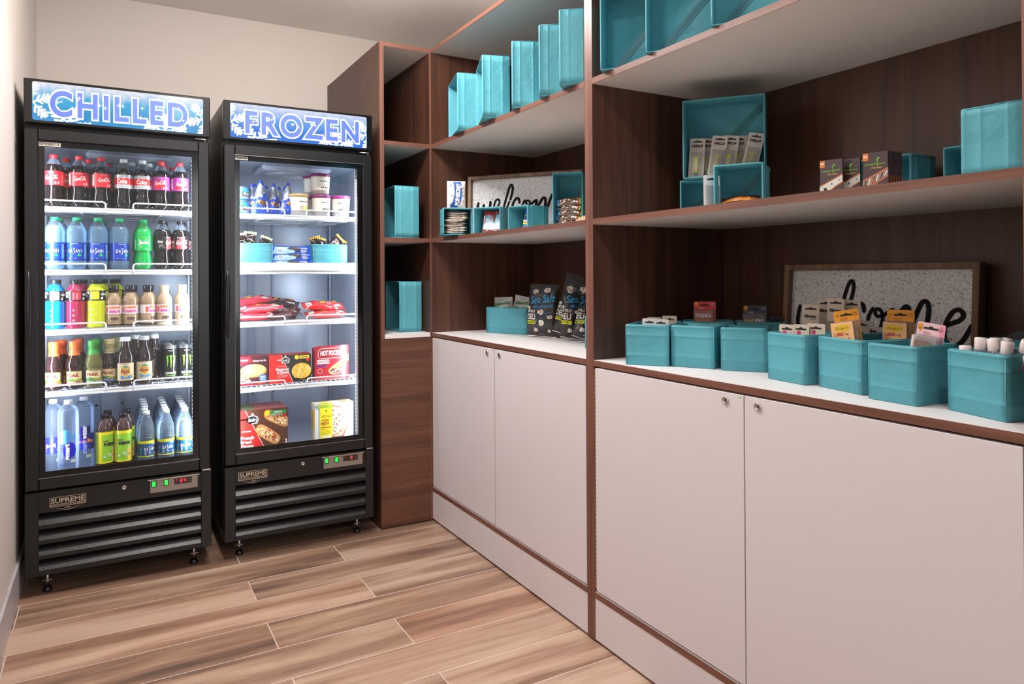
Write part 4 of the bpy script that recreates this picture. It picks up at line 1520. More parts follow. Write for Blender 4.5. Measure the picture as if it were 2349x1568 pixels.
# ---- floor of the refrigerator
FZ = .4265
place('smartfront', make_smart('front'), 'tall clear water bottle with a blue circle, standing in front of the other two', 'tall water bottles', (-.1425, 3.296, FZ), .05)
place('smartside', make_smart('side'), 'tall clear water bottle at the left, partly behind the blue-circle one', 'tall water bottles', (-.196, 3.352, FZ), .2)
place('smartwater', make_smart('water'), 'tall clear water bottle at the right, its indigo label facing out', 'tall water bottles', (-.092, 3.362, FZ), .1)
for x, y, rz, ds in ((-.018, 3.305, .55, 'front left'), (.048, 3.302, .05, 'front right'), (-.008, 3.385, .3, 'back left'), (.061, 3.375, .3, 'back right')):
    place('fusion', make_fusion, 'black-capped fruit tea bottle with lime green label, %s of the four' % ds, 'lime-labelled tea bottles', (x, y, FZ), rz)
for c, x in enumerate((.131, .2045, .277)):
    for r_ in range(6):
        place('lemon', make_lemon, 'white-capped lemon water bottle, %s in the %s column' % (['front one', 'second', 'third', 'fourth', 'fifth', 'sixth'][r_], ['left', 'middle', 'right'][c]), 'lemon water bottles', (x + (-.004 if (c == 0 and r_ == 1) else 0), 3.308 + .071 * r_, FZ), [.35, .15, .05][c] + .4 * (r_ > 0))

# ------------------------------------------------------------------ teal fabric bins
def bin_mesh(W_, D_, H_, kind, seed=0):
    """outside W_ x D_ x H_, open at the top ('up') or at the front, y = 0 ('front').  origin: front left bottom corner"""
    rnd = random.Random(seed)
    if kind == 'up':
        A, B, Cd = W_, D_, H_
        T = lambda a, b, c: Vector((a, b, H_ - c))
    else:
        A, B, Cd = W_, H_, D_
        T = lambda a, b, c: Vector((a, c, H_ - b))
    t = .0035
    n = 9
    cs = [0, .0015, .004, .0065, .008, .0300, .0312, .0324]
    k = 7
    cs += [.0324 + (Cd - .064) * i / k for i in range(1, k + 1)] + [Cd - .0300, Cd - .0288, Cd - .002, Cd]
    bulge = {0: 0, .0015: .0012, .004: .0014, .0065: .0004, .0312: .0007}
    def ring(c, inset, outer):
        pts = []
        e = .0
        if outer:
            for kk, vv in bulge.items():
                if abs(kk - c) < 1e-6:
                    e = vv
            if abs(c - (Cd - .0300)) < 1e-6:
                e = .0007
            if c > Cd - .001:
                e = -.0012
        sides = (((0, 0), (1, 0), A, (0, -1)), ((A, 0), (0, 1), B, (1, 0)), ((A, B), (-1, 0), A, (0, 1)), ((0, B), (0, -1), B, (-1, 0)))
        for si, (p, d, L, nn) in enumerate(sides):
            for i in range(n):
                q = i / n
                if i == 0:
                    q = .0
                x, y = p[0] + d[0] * L * q, p[1] + d[1] * L * q
                wv = math.sin(math.pi * q) * math.sin(math.pi * min(max(c / Cd, 0), 1))
                nz = noise.noise(Vector((x * 26 + seed * 3.1, y * 26 + si * 5, c * 26)))
                nz2 = noise.noise(Vector((x * 70 + seed, y * 70, c * 40)))
                off = (-.0016 * wv + (.0032 * nz + .0010 * nz2) * wv) + e
                if i == 0:
                    ii = inset
                    px, py = p[0] + (d[0] - nn[0]) * 0, p[1]
                    sxn = {0: (1, 1), 1: (-1, 1), 2: (-1, -1), 3: (1, -1)}[si]
                    pts.append((p[0] + sxn[0] * (ii - e * .7), p[1] + sxn[1] * (ii - e * .7), c))
                else:
                    pts.append((x + nn[0] * (off - inset), y + nn[1] * (off - inset), c))
        return pts
    b = MB()
    vs = []
    for c in cs:
        vs += [T(*p) for p in ring(c, 0, True)]
    no = len(cs)
    ci = [0] + [Cd * .04, Cd * .25, Cd * .5, Cd * .75, Cd - t]
    for c in ci:
        vs += [T(*p) for p in ring(c, t, False)]
    m = 4 * n
    fs = []
    for j in range(no - 1):
        for i in range(m):
            fs.append((j * m + i, (j + 1) * m + i, (j + 1) * m + (i + 1) % m, j * m + (i + 1) % m))
    for j in range(len(ci) - 1):
        for i in range(m):
            q = (no + j) * m
            fs.append((q + i, q + (i + 1) % m, q + m + (i + 1) % m, q + m + i))
    for i in range(m):
        fs.append((i, (i + 1) % m, no * m + (i + 1) % m, no * m + i))
    fs.append(tuple((no - 1) * m + i for i in range(m))[::-1])
    fs.append(tuple((no + len(ci) - 1) * m + i for i in range(m)))
    b.add(vs, fs, TEAL, True)
    body_ = b
    # binding round the rim and corner seams
    r = MB()
    rp = [Vector(T(*p)) for p in ring(0.0, t * .5, False)]
    r.tube(rp, .0022, TEAL2 if False else TEAL, 6, True)
    for cx_, cy_ in ((.0005, .0005), (A - .0005, .0005), (A - .0005, B - .0005), (.0005, B - .0005)):
        r.tube([T(cx_, cy_, .003), T(cx_, cy_, Cd * .5), T(cx_, cy_, Cd - .003)], .0013, TEAL, 5)
    # zip across the bottom panel, inside
    z = MB()
    zo = Cd - t - .0012
    P0, P1 = (A * .06, B * .94), (A * .94, B * .06)
    O = T(0, 0, zo)
    def MZ(u, v, o=0.0):
        return T(u, v, zo - o)
    z.stroke(MZ, [P0, P1], .022, TEAL2, .0004, False)
    z.stroke(MZ, [P0, P1], .004, mat('2b6f7a', .4), .0012, False)
    z.box(*sorted_box(T(A * .90, B * .08, zo - .004), T(A * .90 + .006, B * .08 + .016, zo - .002)), mat('2f7480', .35))
    for q_ in (body_, r):
        q_.v = [(x_, y_, max(z_, 0.0)) for x_, y_, z_ in q_.v]
    return body_, r, z
def sorted_box(a, b):
    return (min(a[0], b[0]), min(a[1], b[1]), min(a[2], b[2])), (max(a[0], b[0]), max(a[1], b[1]), max(a[2], b[2]))
BSEED = [0]
def bin_(label, kind, W_, D_, H_, x, y, z, ang, group='teal fabric bins', zipper=None):
    """origin = front left bottom corner, ang = direction of the front edge in degrees"""
    BSEED[0] += 1
    root = thing('fabric_bin', label, 'storage bin', group, (x, y, z + .0003), R(ang))
    b, r, zz = bin_mesh(W_, D_, H_, kind, BSEED[0])
    b.build('bin_walls', root)
    r.build('rim_binding', root)
    if zipper is None:
        zipper = kind == 'front'
    if zipper:
        zz.build('zipper', root)
    return root
def lying(label, N, th, W_, D_, H_, z, group='teal fabric bins', zipper=None):
    """N = near right corner of the open face, th = direction (deg) of the face towards its left end"""
    fx, fy = N[0] + W_ * math.cos(R(th)), N[1] + W_ * math.sin(R(th))
    return bin_(label, 'front', W_, D_, H_, fx, fy, z, th - 180, group, zipper)
Z1, Z2, Z3 = 1.8455, 1.3838, .9218
G1 = 'large teal bins standing on edge on the top shelf'
lying('large teal bin on edge, first from the tower, its dark opening showing', (1.345, 2.84), 75, .235, .113, .255, Z1, G1)
lying('large teal bin on edge, second from the tower on the top shelf', (1.326, 2.563), 69, .235, .113, .255, Z1, G1)
lying('large teal bin on edge, middle of the five on the top shelf', (1.349, 2.359), 60, .235, .111, .255, Z1, G1)
lying('large teal bin on edge, fourth from the tower on the top shelf', (1.347, 2.158), 53, .235, .111, .255, Z1, G1)
lying('large teal bin on edge, against the double upright, its corner past the shelf edge', (1.332, 2.003), 47, .235, .110, .255, Z1, G1)
G2 = 'large teal bins facing out on the nearer top shelf'
for x, y, ds in ((1.352, 1.800, 'left of three in the top compartment, its zip pull showing'), (1.362, 1.594, 'middle of three in the top compartment'), (1.364, 1.338, 'right of three in the top compartment, cut by the frame top')):
    bin_('large open-faced teal bin, ' + ds, 'front', .232, .115, .255, x, y, Z1, -50, G2)
# tower
lying('tall teal bin on the upper tower shelf, opening to the left', (1.192, 3.222), 88, .235, .121, .25, Z2, 'teal bins in the tower')
lying('tall teal bin on the tower counter board, opening to the left', (1.243, 3.302), 87, .235, .114, .25, Z3, 'teal bins in the tower')
# middle compartment, farther bay
G3 = 'small teal bins on the middle shelf of the farther bay'
M1 = lying('small teal bin crammed with flattened popcorn packs', (1.440, 2.888), 163, .134, .13, .1225, Z2, G3)
M2 = lying('small teal bin holding two red and sky-blue snack bars', (1.515, 2.763), 126, .133, .13, .1225, Z2, G3)
M3 = lying('small teal bin holding blue peanut packs', (1.584, 2.640), 103, .126, .13, .1225, Z2, G3)
M4 = lying('tall teal bin on end, stacked with nut bars, by the upright', (1.728, 2.430), 133, .130, .125, .25, Z2, None)
# middle compartment, nearer bay
LL = lying('small empty teal bin under the left side of the cough-drop bin', (1.722, 1.650), 134, .130, .12, .1225, Z2, 'small teal bins under the cough-drop bin')
LR = lying('small teal bin with a dark wrapped bar, in front of the cough-drop bin', (1.558, 1.341), 122, .133, .12, .1225, Z2, 'small teal bins under the cough-drop bin')
BIG = lying('large open teal bin holding cough-drop cards, propped on a small bin', (1.762, 1.508), 128, .250, .118, .250, Z2 + .1238, None)
lying('small teal bin behind the dark chocolate bars', (1.784, 1.065), 92, .158, .12, .1225, Z2, None, False)
lying('small dark-lit teal bin half hidden behind the pale one at the shelf right end', (1.79, .862), 95, .120, .12, .1225, Z2, None)
lying('pale teal bin at the right end of the middle shelf, seam side out', (1.395, .735), 6, .25, .105, .1225, Z2, None)
# on the farther worktop
bin_('long teal bin on the farther worktop holding white snack bags', 'up', .238, .13, .1225, 1.592, 3.048, Z3, -64.8, 'teal bins on the farther worktop')
bin_('long teal bin behind the black popcorn bags', 'up', .22, .13, .1225, 1.775, 2.53, Z3, -80, 'teal bins on the farther worktop')
bin_('teal bin mostly hidden behind the double upright, edge showing', 'up', .13, .13, .1225, 1.556, 2.178, Z3, -62, 'teal bins on the farther worktop')
# on the nearer worktop: front row
G4 = 'front row of small teal bins on the nearer worktop'
bin_('small teal bin, farthest in the front row, holding aloe lip-balm cards', 'up', .131, .22, .1225, 1.390, 1.730, Z3, -55, G4)
bin_('small teal bin second in the front row, red packs inside below the rim', 'up', .129, .125, .1225, 1.479, 1.622, Z3, -64, G4)
bin_('small teal bin third in the front row, below the navy sleep-aid card', 'up', .126, .125, .1225, 1.536, 1.478, Z3, -54, G4)
bin_('small teal bin fourth in the front row, short beige cards barely above the rim', 'up', .128, .13, .1225, 1.521, 1.297, Z3, -98, G4)
bin_('teal bin fifth in the front row, holding the two orange vitamin packs', 'up', .138, .25, .1225, 1.521, 1.142, Z3, -103, G4)
bin_('teal bin sixth in the front row, holding the pink stomach-relief card', 'up', .112, .14, .1225, 1.465, .974, Z3, -93.6, G4)
bin_('nearest teal bin in the front row, filled with clear gel bottles', 'up', .130, .155, .1225, 1.481, .811, Z3, -107, G4)
G5 = 'back row of teal bins on the nearer worktop'
bin_('back-row teal bin holding the red sinus card', 'up', .158, .122, .1225, 1.622, 1.722, Z3, -43, G5)
bin_('back-row teal bin holding the navy sleep-aid card', 'up', .150, .112, .1225, 1.742, 1.606, Z3, -43, G5)
bin_('back-row teal bin holding tall beige lip-balm cards and bandage boxes', 'up', .245, .13, .1225, 1.668, 1.362, Z3, -96, G5)
bin_('back-row teal bin nearest the camera, behind the gel bottles', 'up', .235, .13, .1225, 1.790, .905, Z3, -91, G5)

# ------------------------------------------------------------------ packets
def pillow(M_, W_, H_, T_, m, seed=0, nu=18, nv=14, crimp=.08, back=None, wr=1.0, root=None, name='wrapper', crimp_m=None, draw=None, pinch='v'):
    """sealed film packet: W_ x H_, crimped at both ends (pinch 'u': left/right, 'v': top/bottom); local x across, z up, front = -y"""
    def h(u, v):
        s, t_ = (u, v) if pinch == 'u' else (v, u)
        e = min(s, 1 - s)
        k = max(0.0, (e - crimp) / (.5 - crimp))
        f = min(1, k * 2.2) ** .6 if k > 0 else 0
        g = (1 - abs(2 * t_ - 1) ** 3.2) ** .6 if 0 < t_ < 1 else 0
        return f * g
    def S_(u, v, sgn):
        x, z = (u - .5) * W_, v * H_
        d = h(u, v)
        nz = noise.noise(Vector((x * 34 + seed * 2.3, z * 34, sgn * 3))) * .0045 + noise.noise(Vector((x * 95, z * 95 + seed, sgn))) * .0018
        e = min(u, 1 - u) if pinch == 'u' else min(v, 1 - v)
        if e < crimp:
            y = math.sin((z if pinch == 'u' else x) * 900) * .0006
            return Vector((x, y - sgn * .0004, z))
        wv = nz * wr * (.25 + .75 * min(1, d))
        return Vector((x, sgn * (T_ / 2 * d) + wv * (1 if d > 0 else 0), z))
    b = MB()
    b.grid(lambda u, v: S_(u, v, -1), nu, nv, m, True)
    b.grid(lambda u, v: S_(u, v, 1), nu, nv, back or m, True, True)
    def SM(u, v, o=0.0):
        return S_(min(max(u / W_ + .5, 0), 1), min(max(v / H_, 0), 1), -1) + Vector((0, -o * 2.0 - .0006, 0))
    SM.step = W_ / nu
    SM.stepv = H_ / nv
    if draw:
        draw(b, SM)
    return b
def packet(label, cat, group, name, loc, rz, W_, H_, T_, m, draw=None, rot=None, **k):
    root = thing(name, label, cat, group, loc)
    root.rotation_euler = rot if rot else (0, 0, rz)
    b = pillow(None, W_, H_, T_, m, draw=draw, **k)
    b.build('film_wrapper', root)
    return root

def round_rect(w_, h_, r=.004, n=3):
    p = []
    for qx, qy, a0 in ((1, 1, 0), (-1, 1, 90), (-1, -1, 180), (1, -1, 270)):
        for k in range(n + 1):
            a = R(a0 + 90 * k / n)
            p.append((qx * (w_ / 2 - r) + r * math.cos(a), h_ / 2 + qy * (h_ / 2 - r) + r * math.sin(a)))
    return p
def hang_card(name, label, cat, group, loc, rz, W_, H_, m, draw, lean=0.0, roll=0.0, box=None, blister=None):
    """hang-hole card; box = (x0, z0, x1, z1, depth, material, draw)"""
    root = thing(name, label, cat, group, loc)
    root.rotation_euler = (Matrix.Rotation(R(rz) if abs(rz) > 7 else rz, 3, 'Z') @ Matrix.Rotation(-lean, 3, 'X') @ Matrix.Rotation(roll, 3, 'Y')).to_euler()
    c = MB()
    p = round_rect(W_, H_)
    n = len(p)
    vs = [(x, 0, z) for x, z in p] + [(x, .0012, z) for x, z in p]
    c.add(vs, [tuple(range(n))[::1], tuple(range(n, 2 * n))[::-1]] + [(i, n + i, n + (i + 1) % n, (i + 1) % n) for i in range(n)], m)
    M = plane((0, 0, 0), (1, 0, 0), (0, 0, 1))
    hz = H_ - .012
    hole = mat('171a1c', .7)
    c.poly(M, [(-.015, hz - .0022), (.015, hz - .0022), (.0155, hz), (.013, hz + .0022), (.005, hz + .0022), (.003, hz + .0048), (-.003, hz + .0048), (-.005, hz + .0022), (-.013, hz + .0022), (-.0155, hz)][::1], hole, .0005)
    draw(c, M)
    c.build('card', root)
    if box:
        x0, z0, x1, z1, dp, bm_, bdraw = box
        b = MB().box((x0, -dp, z0), (x1, -.0005, z1), bm_, .0012)
        bdraw(b, plane(((x0 + x1) / 2, -dp, z0), (1, 0, 0), (0, 0, 1)))
        b.build('inner_box', root)
    if blister:
        x0, z0, x1, z1, dp = blister
        b = MB().box((x0, -dp, z0), (x1, -.0005, z1), PLB, .0015)
        b.build('clear_blister', root)
    return root
def box_pack(name, label, cat, group, loc, rz, W_, D_, H_, m, draw, rot=None, side=None):
    root = thing(name, label, cat, group, loc)
    root.rotation_euler = rot if rot else (0, 0, R(rz))
    b = MB().box((-W_ / 2, 0, 0), (W_ / 2, D_, H_), m, .0008)
    draw(b, plane((0, 0, 0), (1, 0, 0), (0, 0, 1)))
    if side:
        side(b, plane((-W_ / 2, D_ / 2, 0), (0, -1, 0), (0, 0, 1)), plane((0, D_ / 2, H_), (1, 0, 0), (0, 1, 0)))
    b.build('carton', root)
    return root

# ------------------------------------------------------------------ freezer: top shelf
FX = .4177
def cone_bag(i):
    def draw(b, M):
        SL = mat('aeb9c4', .25, .6)
        b.poly(M, [(-.030, .060), (.026, .096), (.012, .122), (-.006, .134), (-.022, .110)][::1], SL, .0003)
        b.poly(M, [(-.036, .010), (-.030, .060), (-.022, .052), (-.028, .010)], SL, .0003)
        b.disc(M, .002, .078, .006, mat('c8d4ee', .3), .0006)
        b.poly(M, [(-.018, .055), (.000, .063), (.002, .040)], mat('d89a5c', .4), .0006)
        b.disc(M, .010, .050, .0135, mat('4a2a20', .4), .0007)
        rnd = random.Random(i)
        for k in range(9):
            b.disc(M, .010 + rnd.uniform(-.009, .009), .050 + rnd.uniform(-.009, .009), .0017, mat(rnd.choice(['e8c81c', 'd8322c', '2aa84a', 'e87c1c', 'f0f0f0']), .3), .001, 6)
        for k in range(6):
            b.disc(M, -.012 + rnd.uniform(-.014, .030), .020 + rnd.uniform(-.010, .010), .0022, mat(rnd.choice(['e8c81c', 'd8322c', '2aa84a', 'f4f4f4']), .3), .001, 6)
        b.text(M, 'M&M', .027, .034, .044, .012, mat('2c1c1a', .4), .0010, .06, 0, math.pi / 2 + .12)
        b.text(M, 'M&M', .027, .034, .042, .010, WT, .0014, .01, 0, math.pi / 2 + .12)
    def sh(u, v, sgn):
        return None
    root = thing('ice_cream_cone_bag', 'x', 'ice cream cone')
    W_, H_, T_ = .076, .148, .046
    mm = mat('2f55d0', .22, .25, coat=.4)
    b = MB()
    def S_(u, v, sg):
        k = (1 - v) ** .75 if v < 1 else 0
        wv = W_ * (.10 + .90 * min(1, k * 1.12))
        x = (u - .5) * wv
        g = math.sin(math.pi * u) ** .8 if 0 < u < 1 else 0
        y = sg * T_ / 2 * g * min(1, v * 9) * (1 - v) ** .55 if v < 1 else 0
        nz = noise.noise(Vector((x * 40 + i, v * 5, sg))) * .003 * g
        return Vector((x + .004 * v, y + nz, v * H_))
    b.grid(lambda u, v: S_(u, v, -1), 14, 16, mm)
    b.grid(lambda u, v: S_(u, v, 1), 14, 16, mm, True, True)
    def SM(u, v, o=0.0):
        vv = min(max(v / H_, 0), 1)
        k = (1 - vv) ** .75 if vv < 1 else 0
        wv = W_ * (.10 + .90 * min(1, k * 1.12))
        return S_(min(max(u / wv + .5, .02), .98), vv, -1) + Vector((0, -o * 1.5 - .0005, 0))
    SM.step = .006
    SM.stepv = .009
    draw(b, SM)
    b.build('film_wrapper', root)
    return root
for i, (x, y, rz, s, ds) in enumerate(((.556, 3.345, .1, .95, 'leftmost, beside the striped tubs'), (.590, 3.325, -.1, 1.06, 'tallest one at the front left'), (.651, 3.35, .1, 1.0, 'middle one at the front'), (.708, 3.315, .35, 1.02, 'rightmost, its white lettering turned out'),
                                  (.583, 3.43, 0, 1.02, 'back row behind the tallest front one'), (.637, 3.45, .3, 1.0, 'back row, middle one'), (.685, 3.40, .3, .95, 'back row between the middle and rightmost front ones'), (.720, 3.44, .2, 1.0, 'back row, right one'), (.545, 3.45, 0, .93, 'back row, left one'))):
    o = place('cone%d' % (i % 2), lambda: cone_bag(i), 'pointed blue foil ice cream cone bag, ' + ds, 'blue cone bags in the freezer', (x, y, 1.4795), rz, scale=(s, s, s))
    o['category'] = 'ice cream cone'
def tub(kind):
    def f():
        small = kind == 'stripe'
        root = thing('ice_cream_tub', 'x', 'ice cream tub')
        rt_, rb, H = (.0445, .038, .098) if not small else (.031, .026, .060)
        lidc = {'purple': '7e3068', 'magenta': 'a8348c', 'tan': 'b79a62', 'stripe': '3a4f78'}[kind]
        b = MB()
        r_of = lambda v: rb + (rt_ - rb) * min(max(v / H, 0), 1)
        b.lathe([(0, .002), (rb - .002, .002), (rb, 0), (r_of(H * .88), H * .88)], mat('efe9e4', .35) if not small else mat('3aa0d8', .35), 28, cap=False)
        M = cyl(lambda v: r_of(v))
        if not small:
            sp = speckle('speckled_carton', ['d6cdbc', 'e6dfd0', 'f2ece4'], 160, .35)
            b.rect(M, -.090, .022, .030, H * .86, sp, .0004, 22)
            b.poly(M, [(-.022, .054), (-.014, .046), (.018, .046), (.026, .054), (.026, .070), (.018, .078), (-.014, .078), (-.022, .070)], mat('f6f3f0', .35), .0008)
            b.text(M, 'Häagen-Dazs', .002, .062, .042, .0095, mat('2a2c3c', .4), .0012, .02)
            if kind == 'tan':
                b.disc(M, .012, .034, .009, mat('e8dc4a', .35), .0010)
                b.disc(M, -.008, .036, .010, mat('c8bca8', .35), .0008)
            else:
                for dx, hh in ((-.012, .006), (-.004, .009), (.006, .008), (.013, .012)):
                    b.poly(M, [(dx - .0045, .030), (dx + .005, .030), (dx + .002, .030 + hh)], mat('4a2a38', .4), .0010)
            bar_lines(b, M, -.008, .024, .022, 3, .0042, mat('5a5460', .4), th=.0014)
            b.rect(M, -.046, .036, -.034, .074, mat('f0efee', .35), .0008, 3)
            bar_lines(b, M, -.045, .070, .009, 7, .0048, mat('8a8a94', .4))
        else:
            cols = ['f2f2f0', 'e2503c', 'f0c232', '2a9a58', '2060b8']
            for k, cc in enumerate(cols):
                z = H * (.12 + .15 * k)
                b.rect(M, -.06, z, .06, z + H * .055, mat(cc, .35), .0004, 22)
            b.disc(M, -.002, H * .45, .010, mat('101820', .35), .0009)
            b.disc(M, 0, H * .47, .006, mat('f0f4f4', .35), .0012)
        b.build('carton', root)
        l = MB()
        rr = rt_ + .0015
        l.lathe([(rr - .001, H * .855), (rr, H * .86), (rr + .0005, H * .985), (rr - .002, H), (rr - .006, H), (rr - .007, H - .002), (0, H - .002)], mat(lidc, .35), 28, cap=False)
        l.build('lid', root)
        return root
    return f
for k, x, y, z, rz, ds in (('tan', .7580, 3.312, 1.4795, .35, 'ice cream tub with gold-tan lid'), ('purple', .861, 3.310, 1.4795, .25, 'purple-lidded ice cream tub, lower one of the front stack'), ('purple', .8585, 3.312, 1.578, .15, 'purple-lidded ice cream tub, on top of the front stack'),
                       ('magenta', .9530, 3.312, 1.4795, -.1, 'magenta-lidded ice cream tub at the freezer right side'), ('purple', .848, 3.405, 1.4795, 0, 'purple-lidded ice cream tub, lower one of the stack behind'), ('purple', .846, 3.405, 1.578, 0, 'purple-lidded ice cream tub, on top of the stack behind'),
                       ):
    place('tub' + k, tub(k), ds, 'ice cream tubs', (x, y, z), rz)
for n, (z, ds) in enumerate(((1.4795, 'lower'), (1.540, 'upper'))):
    place('tubstripe', tub('stripe'), 'small colourful striped ice cream tub at the freezer left, %s one of two' % ds, 'small striped tubs', (.516, 3.33, z), .2)
# ---- second shelf
G6 = 'teal bins in the freezer'
bin_('teal bin at the freezer left holding dark bars with pale green ends', 'up', .15, .20, .115, .489, 3.300, 1.2325, 0, G6)
bin_('teal bin at the freezer right holding caramel bars with gold ends', 'up', .158, .20, .115, .822, 3.300, 1.2325, 0, G6)
def choc_bar(endc, txt, seed):
    def f():
        def draw(b, M):
            b.poly(M, [(-.022, .036), (0, .030), (.022, .036), (.022, .052), (0, .058), (-.022, .052)], mat('3a1420', .3), .0006)
            if txt:
                b.text(M, txt, .010, .072, .040, .0075, mat('d8b45a', .3), .0010, .03, 0, 0)
                b.disc(M, -.004, .040, .013, mat('16201c', .3), .0009)
                b.text(M, 'M', -.004, .040, .014, .012, mat('b8d0a0', .3), .0013, .02)
                b.disc(M, .014, .056, .006, mat('e0642a', .3), .0010)
            else:
                for k in range(4):
                    b.stroke(M, [(-.022, .020 + .017 * k), (0, .028 + .017 * k), (.020, .018 + .017 * k)], .0024, mat('dfe8d0', .3), .0010)
                b.stroke(M, [(-.010, .010), (.012, .085)], .0020, mat('a8c890', .3), .0010)
        root = thing('chocolate_ice_cream_bar', 'x', 'ice cream bar')
        b = pillow(None, .052, .105, .022, mat('2c0f16', .25, .2, coat=.3), seed, crimp=.02, draw=draw, wr=1.2)
        b.build('film_wrapper', root)
        e = MB()
        rnd = random.Random(seed)
        n = 14
        e.grid(lambda u, v: Vector(((u - .5) * (.052 + .006 * v), .0025 * math.sin(u * 34 + seed) * (1 - .2 * v) + .0015 * noise.noise(Vector((u * 9, v * 4, seed))), .098 + .016 * v + .0012 * math.sin(u * 29 + seed))), 24, 3, mat(endc, .25, .6), True)
        e.build('crimped_end', root)
        return root
    return f
def tilt(rz, lean, roll):
    return (Matrix.Rotation(rz, 3, 'Z') @ Matrix.Rotation(lean, 3, 'X') @ Matrix.Rotation(roll, 3, 'Y')).to_euler()
for x, y, z, rz, le, ro, ds in ((.523, 3.345, 1.283, .1, -.1, -.12, 'leftmost'), (.545, 3.375, 1.292, -.2, -.05, .10, 'tall second one'), (.598, 3.36, 1.275, .2, -.1, .30, 'right one, leaning right')):
    place('barg', choc_bar('d4e4a8', None, 3), 'dark bar with pale green end in the left freezer bin, %s' % ds, 'bars in the left freezer bin', (x, y, z), rot=tilt(rz, le, ro))
for x, y, z, rz, le, ro, ds in ((.846, 3.34, 1.274, .2, -.1, .25, 'left one, upright'), (.880, 3.375, 1.280, 0, -.05, -.3, 'second, behind, gold end up'), (.885, 3.335, 1.310, .1, -.15, .85, 'slanting one with caramel wording'), (.940, 3.40, 1.278, .0, -.1, .45, 'right one low behind the slanting bar')):
    place('barc', choc_bar('e2bb58', 'CARAMEL', 5), 'dark gold-ended bar in the right freezer bin, %s' % ds, 'bars in the right freezer bin', (x, y, z), rot=tilt(rz, le, ro))
def sandwich(seed):
    def f():
        def draw(b, M):
            b.poly(M, [(-.085, .010), (-.035, .006), (.010, .014), (.030, .030), (-.010, .040), (-.070, .042)], mat('9fc4ee', .3), .0004)
            b.disc(M, -.052, .024, .012, mat('e8f2fb', .3), .0008, 14, .010)
            b.disc(M, -.052, .024, .007, mat('1c50b8', .3), .0011, 12, .006)
            b.disc(M, -.052, .024, .003, mat('e8f2fb', .3), .0014)
            b.poly(M, [(-.020, .032), (.000, .044), (.030, .042), (.040, .026), (.022, .018), (.010, .028)], mat('33262a', .4), .0012)
            b.text(M, 'COOKIE', .058, .034, .034, .006, WT, .0010, .03)
            bar_lines(b, M, .042, .026, .034, 3, .0052, WT, th=.002)
        root = thing('ice_cream_sandwich_pack', 'x', 'ice cream sandwich')
        b = pillow(None, .182, .048, .030, mat('1452c4', .25, .1, coat=.3), seed, nu=26, nv=10, crimp=.045, draw=draw, pinch='u', wr=.8)
        b.build('film_wrapper', root)
        return root
    return f
for k, (x, z, rx, ds) in enumerate(((.722, 1.2325, 1, 'bottom'), (.728, 1.2640, 0, 'middle'), (.723, 1.2925, 0, 'top'))):
    root = place('sand%d' % k, sandwich(k + 2), 'blue ice cream sandwich pack, %s one of the stack between the two bins' % ds, 'stack of blue sandwich packs', (x, 3.318, z), .0 if not rx else .03)
    root.rotation_euler = (R(-8), 0, .02 * (k - 1))
# ---- third shelf
def sandwich_wrap(col, txt, seed, W_=.20):
    def f():
        def draw(b, M):
            b.rect(M, -W_ * .42, .010, -W_ * .30, .040, WT, .0006, 3)
            bar_lines(b, M, -W_ * .41, .037, .020, 5, .0055, mat('70707c', .4))
            b.text(M, txt, -.012, .046, .050, .007, mat('f6e6d8', .4), .0010, .04)
            b.poly(M, [(-.02, .022), (.002, .020), (.004, .034), (-.016, .036)], mat('d8902e', .4), .0008)
            b.poly(M, [(-.032, .020), (-.018, .018), (-.016, .026), (-.030, .028)], mat('5c9a3a', .4), .0009)
            b.disc(M, W_ * .30, .040, .017, mat('a86a34', .5), .0008, 12, .010)
            bar_lines(b, M, .012, .034, .030, 4, .005, mat('f0d0c8', .4))
            b.poly(M, [(W_ * .20, .012), (W_ * .40, .026), (W_ * .43, .014), (W_ * .3, .006)], mat('e4dcdc', .3, .3), .0009)
        root = thing('frozen_sandwich_pack', 'x', 'frozen sandwich')
        b = pillow(None, W_, .060, .034, mat(col, .25, .1, coat=.3), seed, nu=26, nv=10, crimp=.05, draw=draw, pinch='u', wr=1.3)
        b.build('film_wrapper', root)
        return root
    return f
SWP = 'wrapped sandwiches on the third freezer shelf'
for k, (x, y, z, rz, rx, ry, col, sd, ds) in enumerate((
        (.575, 3.305, 1.0015, .05, -75, 0, 'c8283c', 1, 'bottom left one, red and white'),
        (.590, 3.310, 1.034, -.10, -78, -4, 'd83a4a', 2, 'second of the left pile, bright red'),
        (.560, 3.35, 1.064, .10, -70, -6, 'b8283e', 3, 'top of the left pile, crimson'),
        (.700, 3.330, 1.0015, .5, -80, -4, '5a1c24', 4, 'dark maroon one lying in the middle front'),
        (.680, 3.44, 1.052, -.4, -70, 6, '3a1a20', 5, 'dark one tilted in the middle behind'),
        (.785, 3.450, 1.0015, 1.2, -70, -10, '6a2028', 6, 'dark red one angled at the right of the middle'),
        (.890, 3.315, 1.0015, .03, -72, 0, 'd2383a', 7, 'bottom right one, red'),
        (.880, 3.325, 1.036, .10, -62, 2, 'c22a2e', 8, 'top right one, red with roll picture'))):
    o = place('sw%d' % k, sandwich_wrap(col, 'JUMBO CHAR', sd), 'plastic-wrapped frozen sandwich, ' + ds, SWP, (x, y, z), 0)
    o.rotation_euler = (Matrix.Rotation(rz, 3, 'Z') @ Matrix.Rotation(R(ry), 3, 'Y') @ Matrix.Rotation(R(rx), 3, 'X')).to_euler()
    settle(o, z)
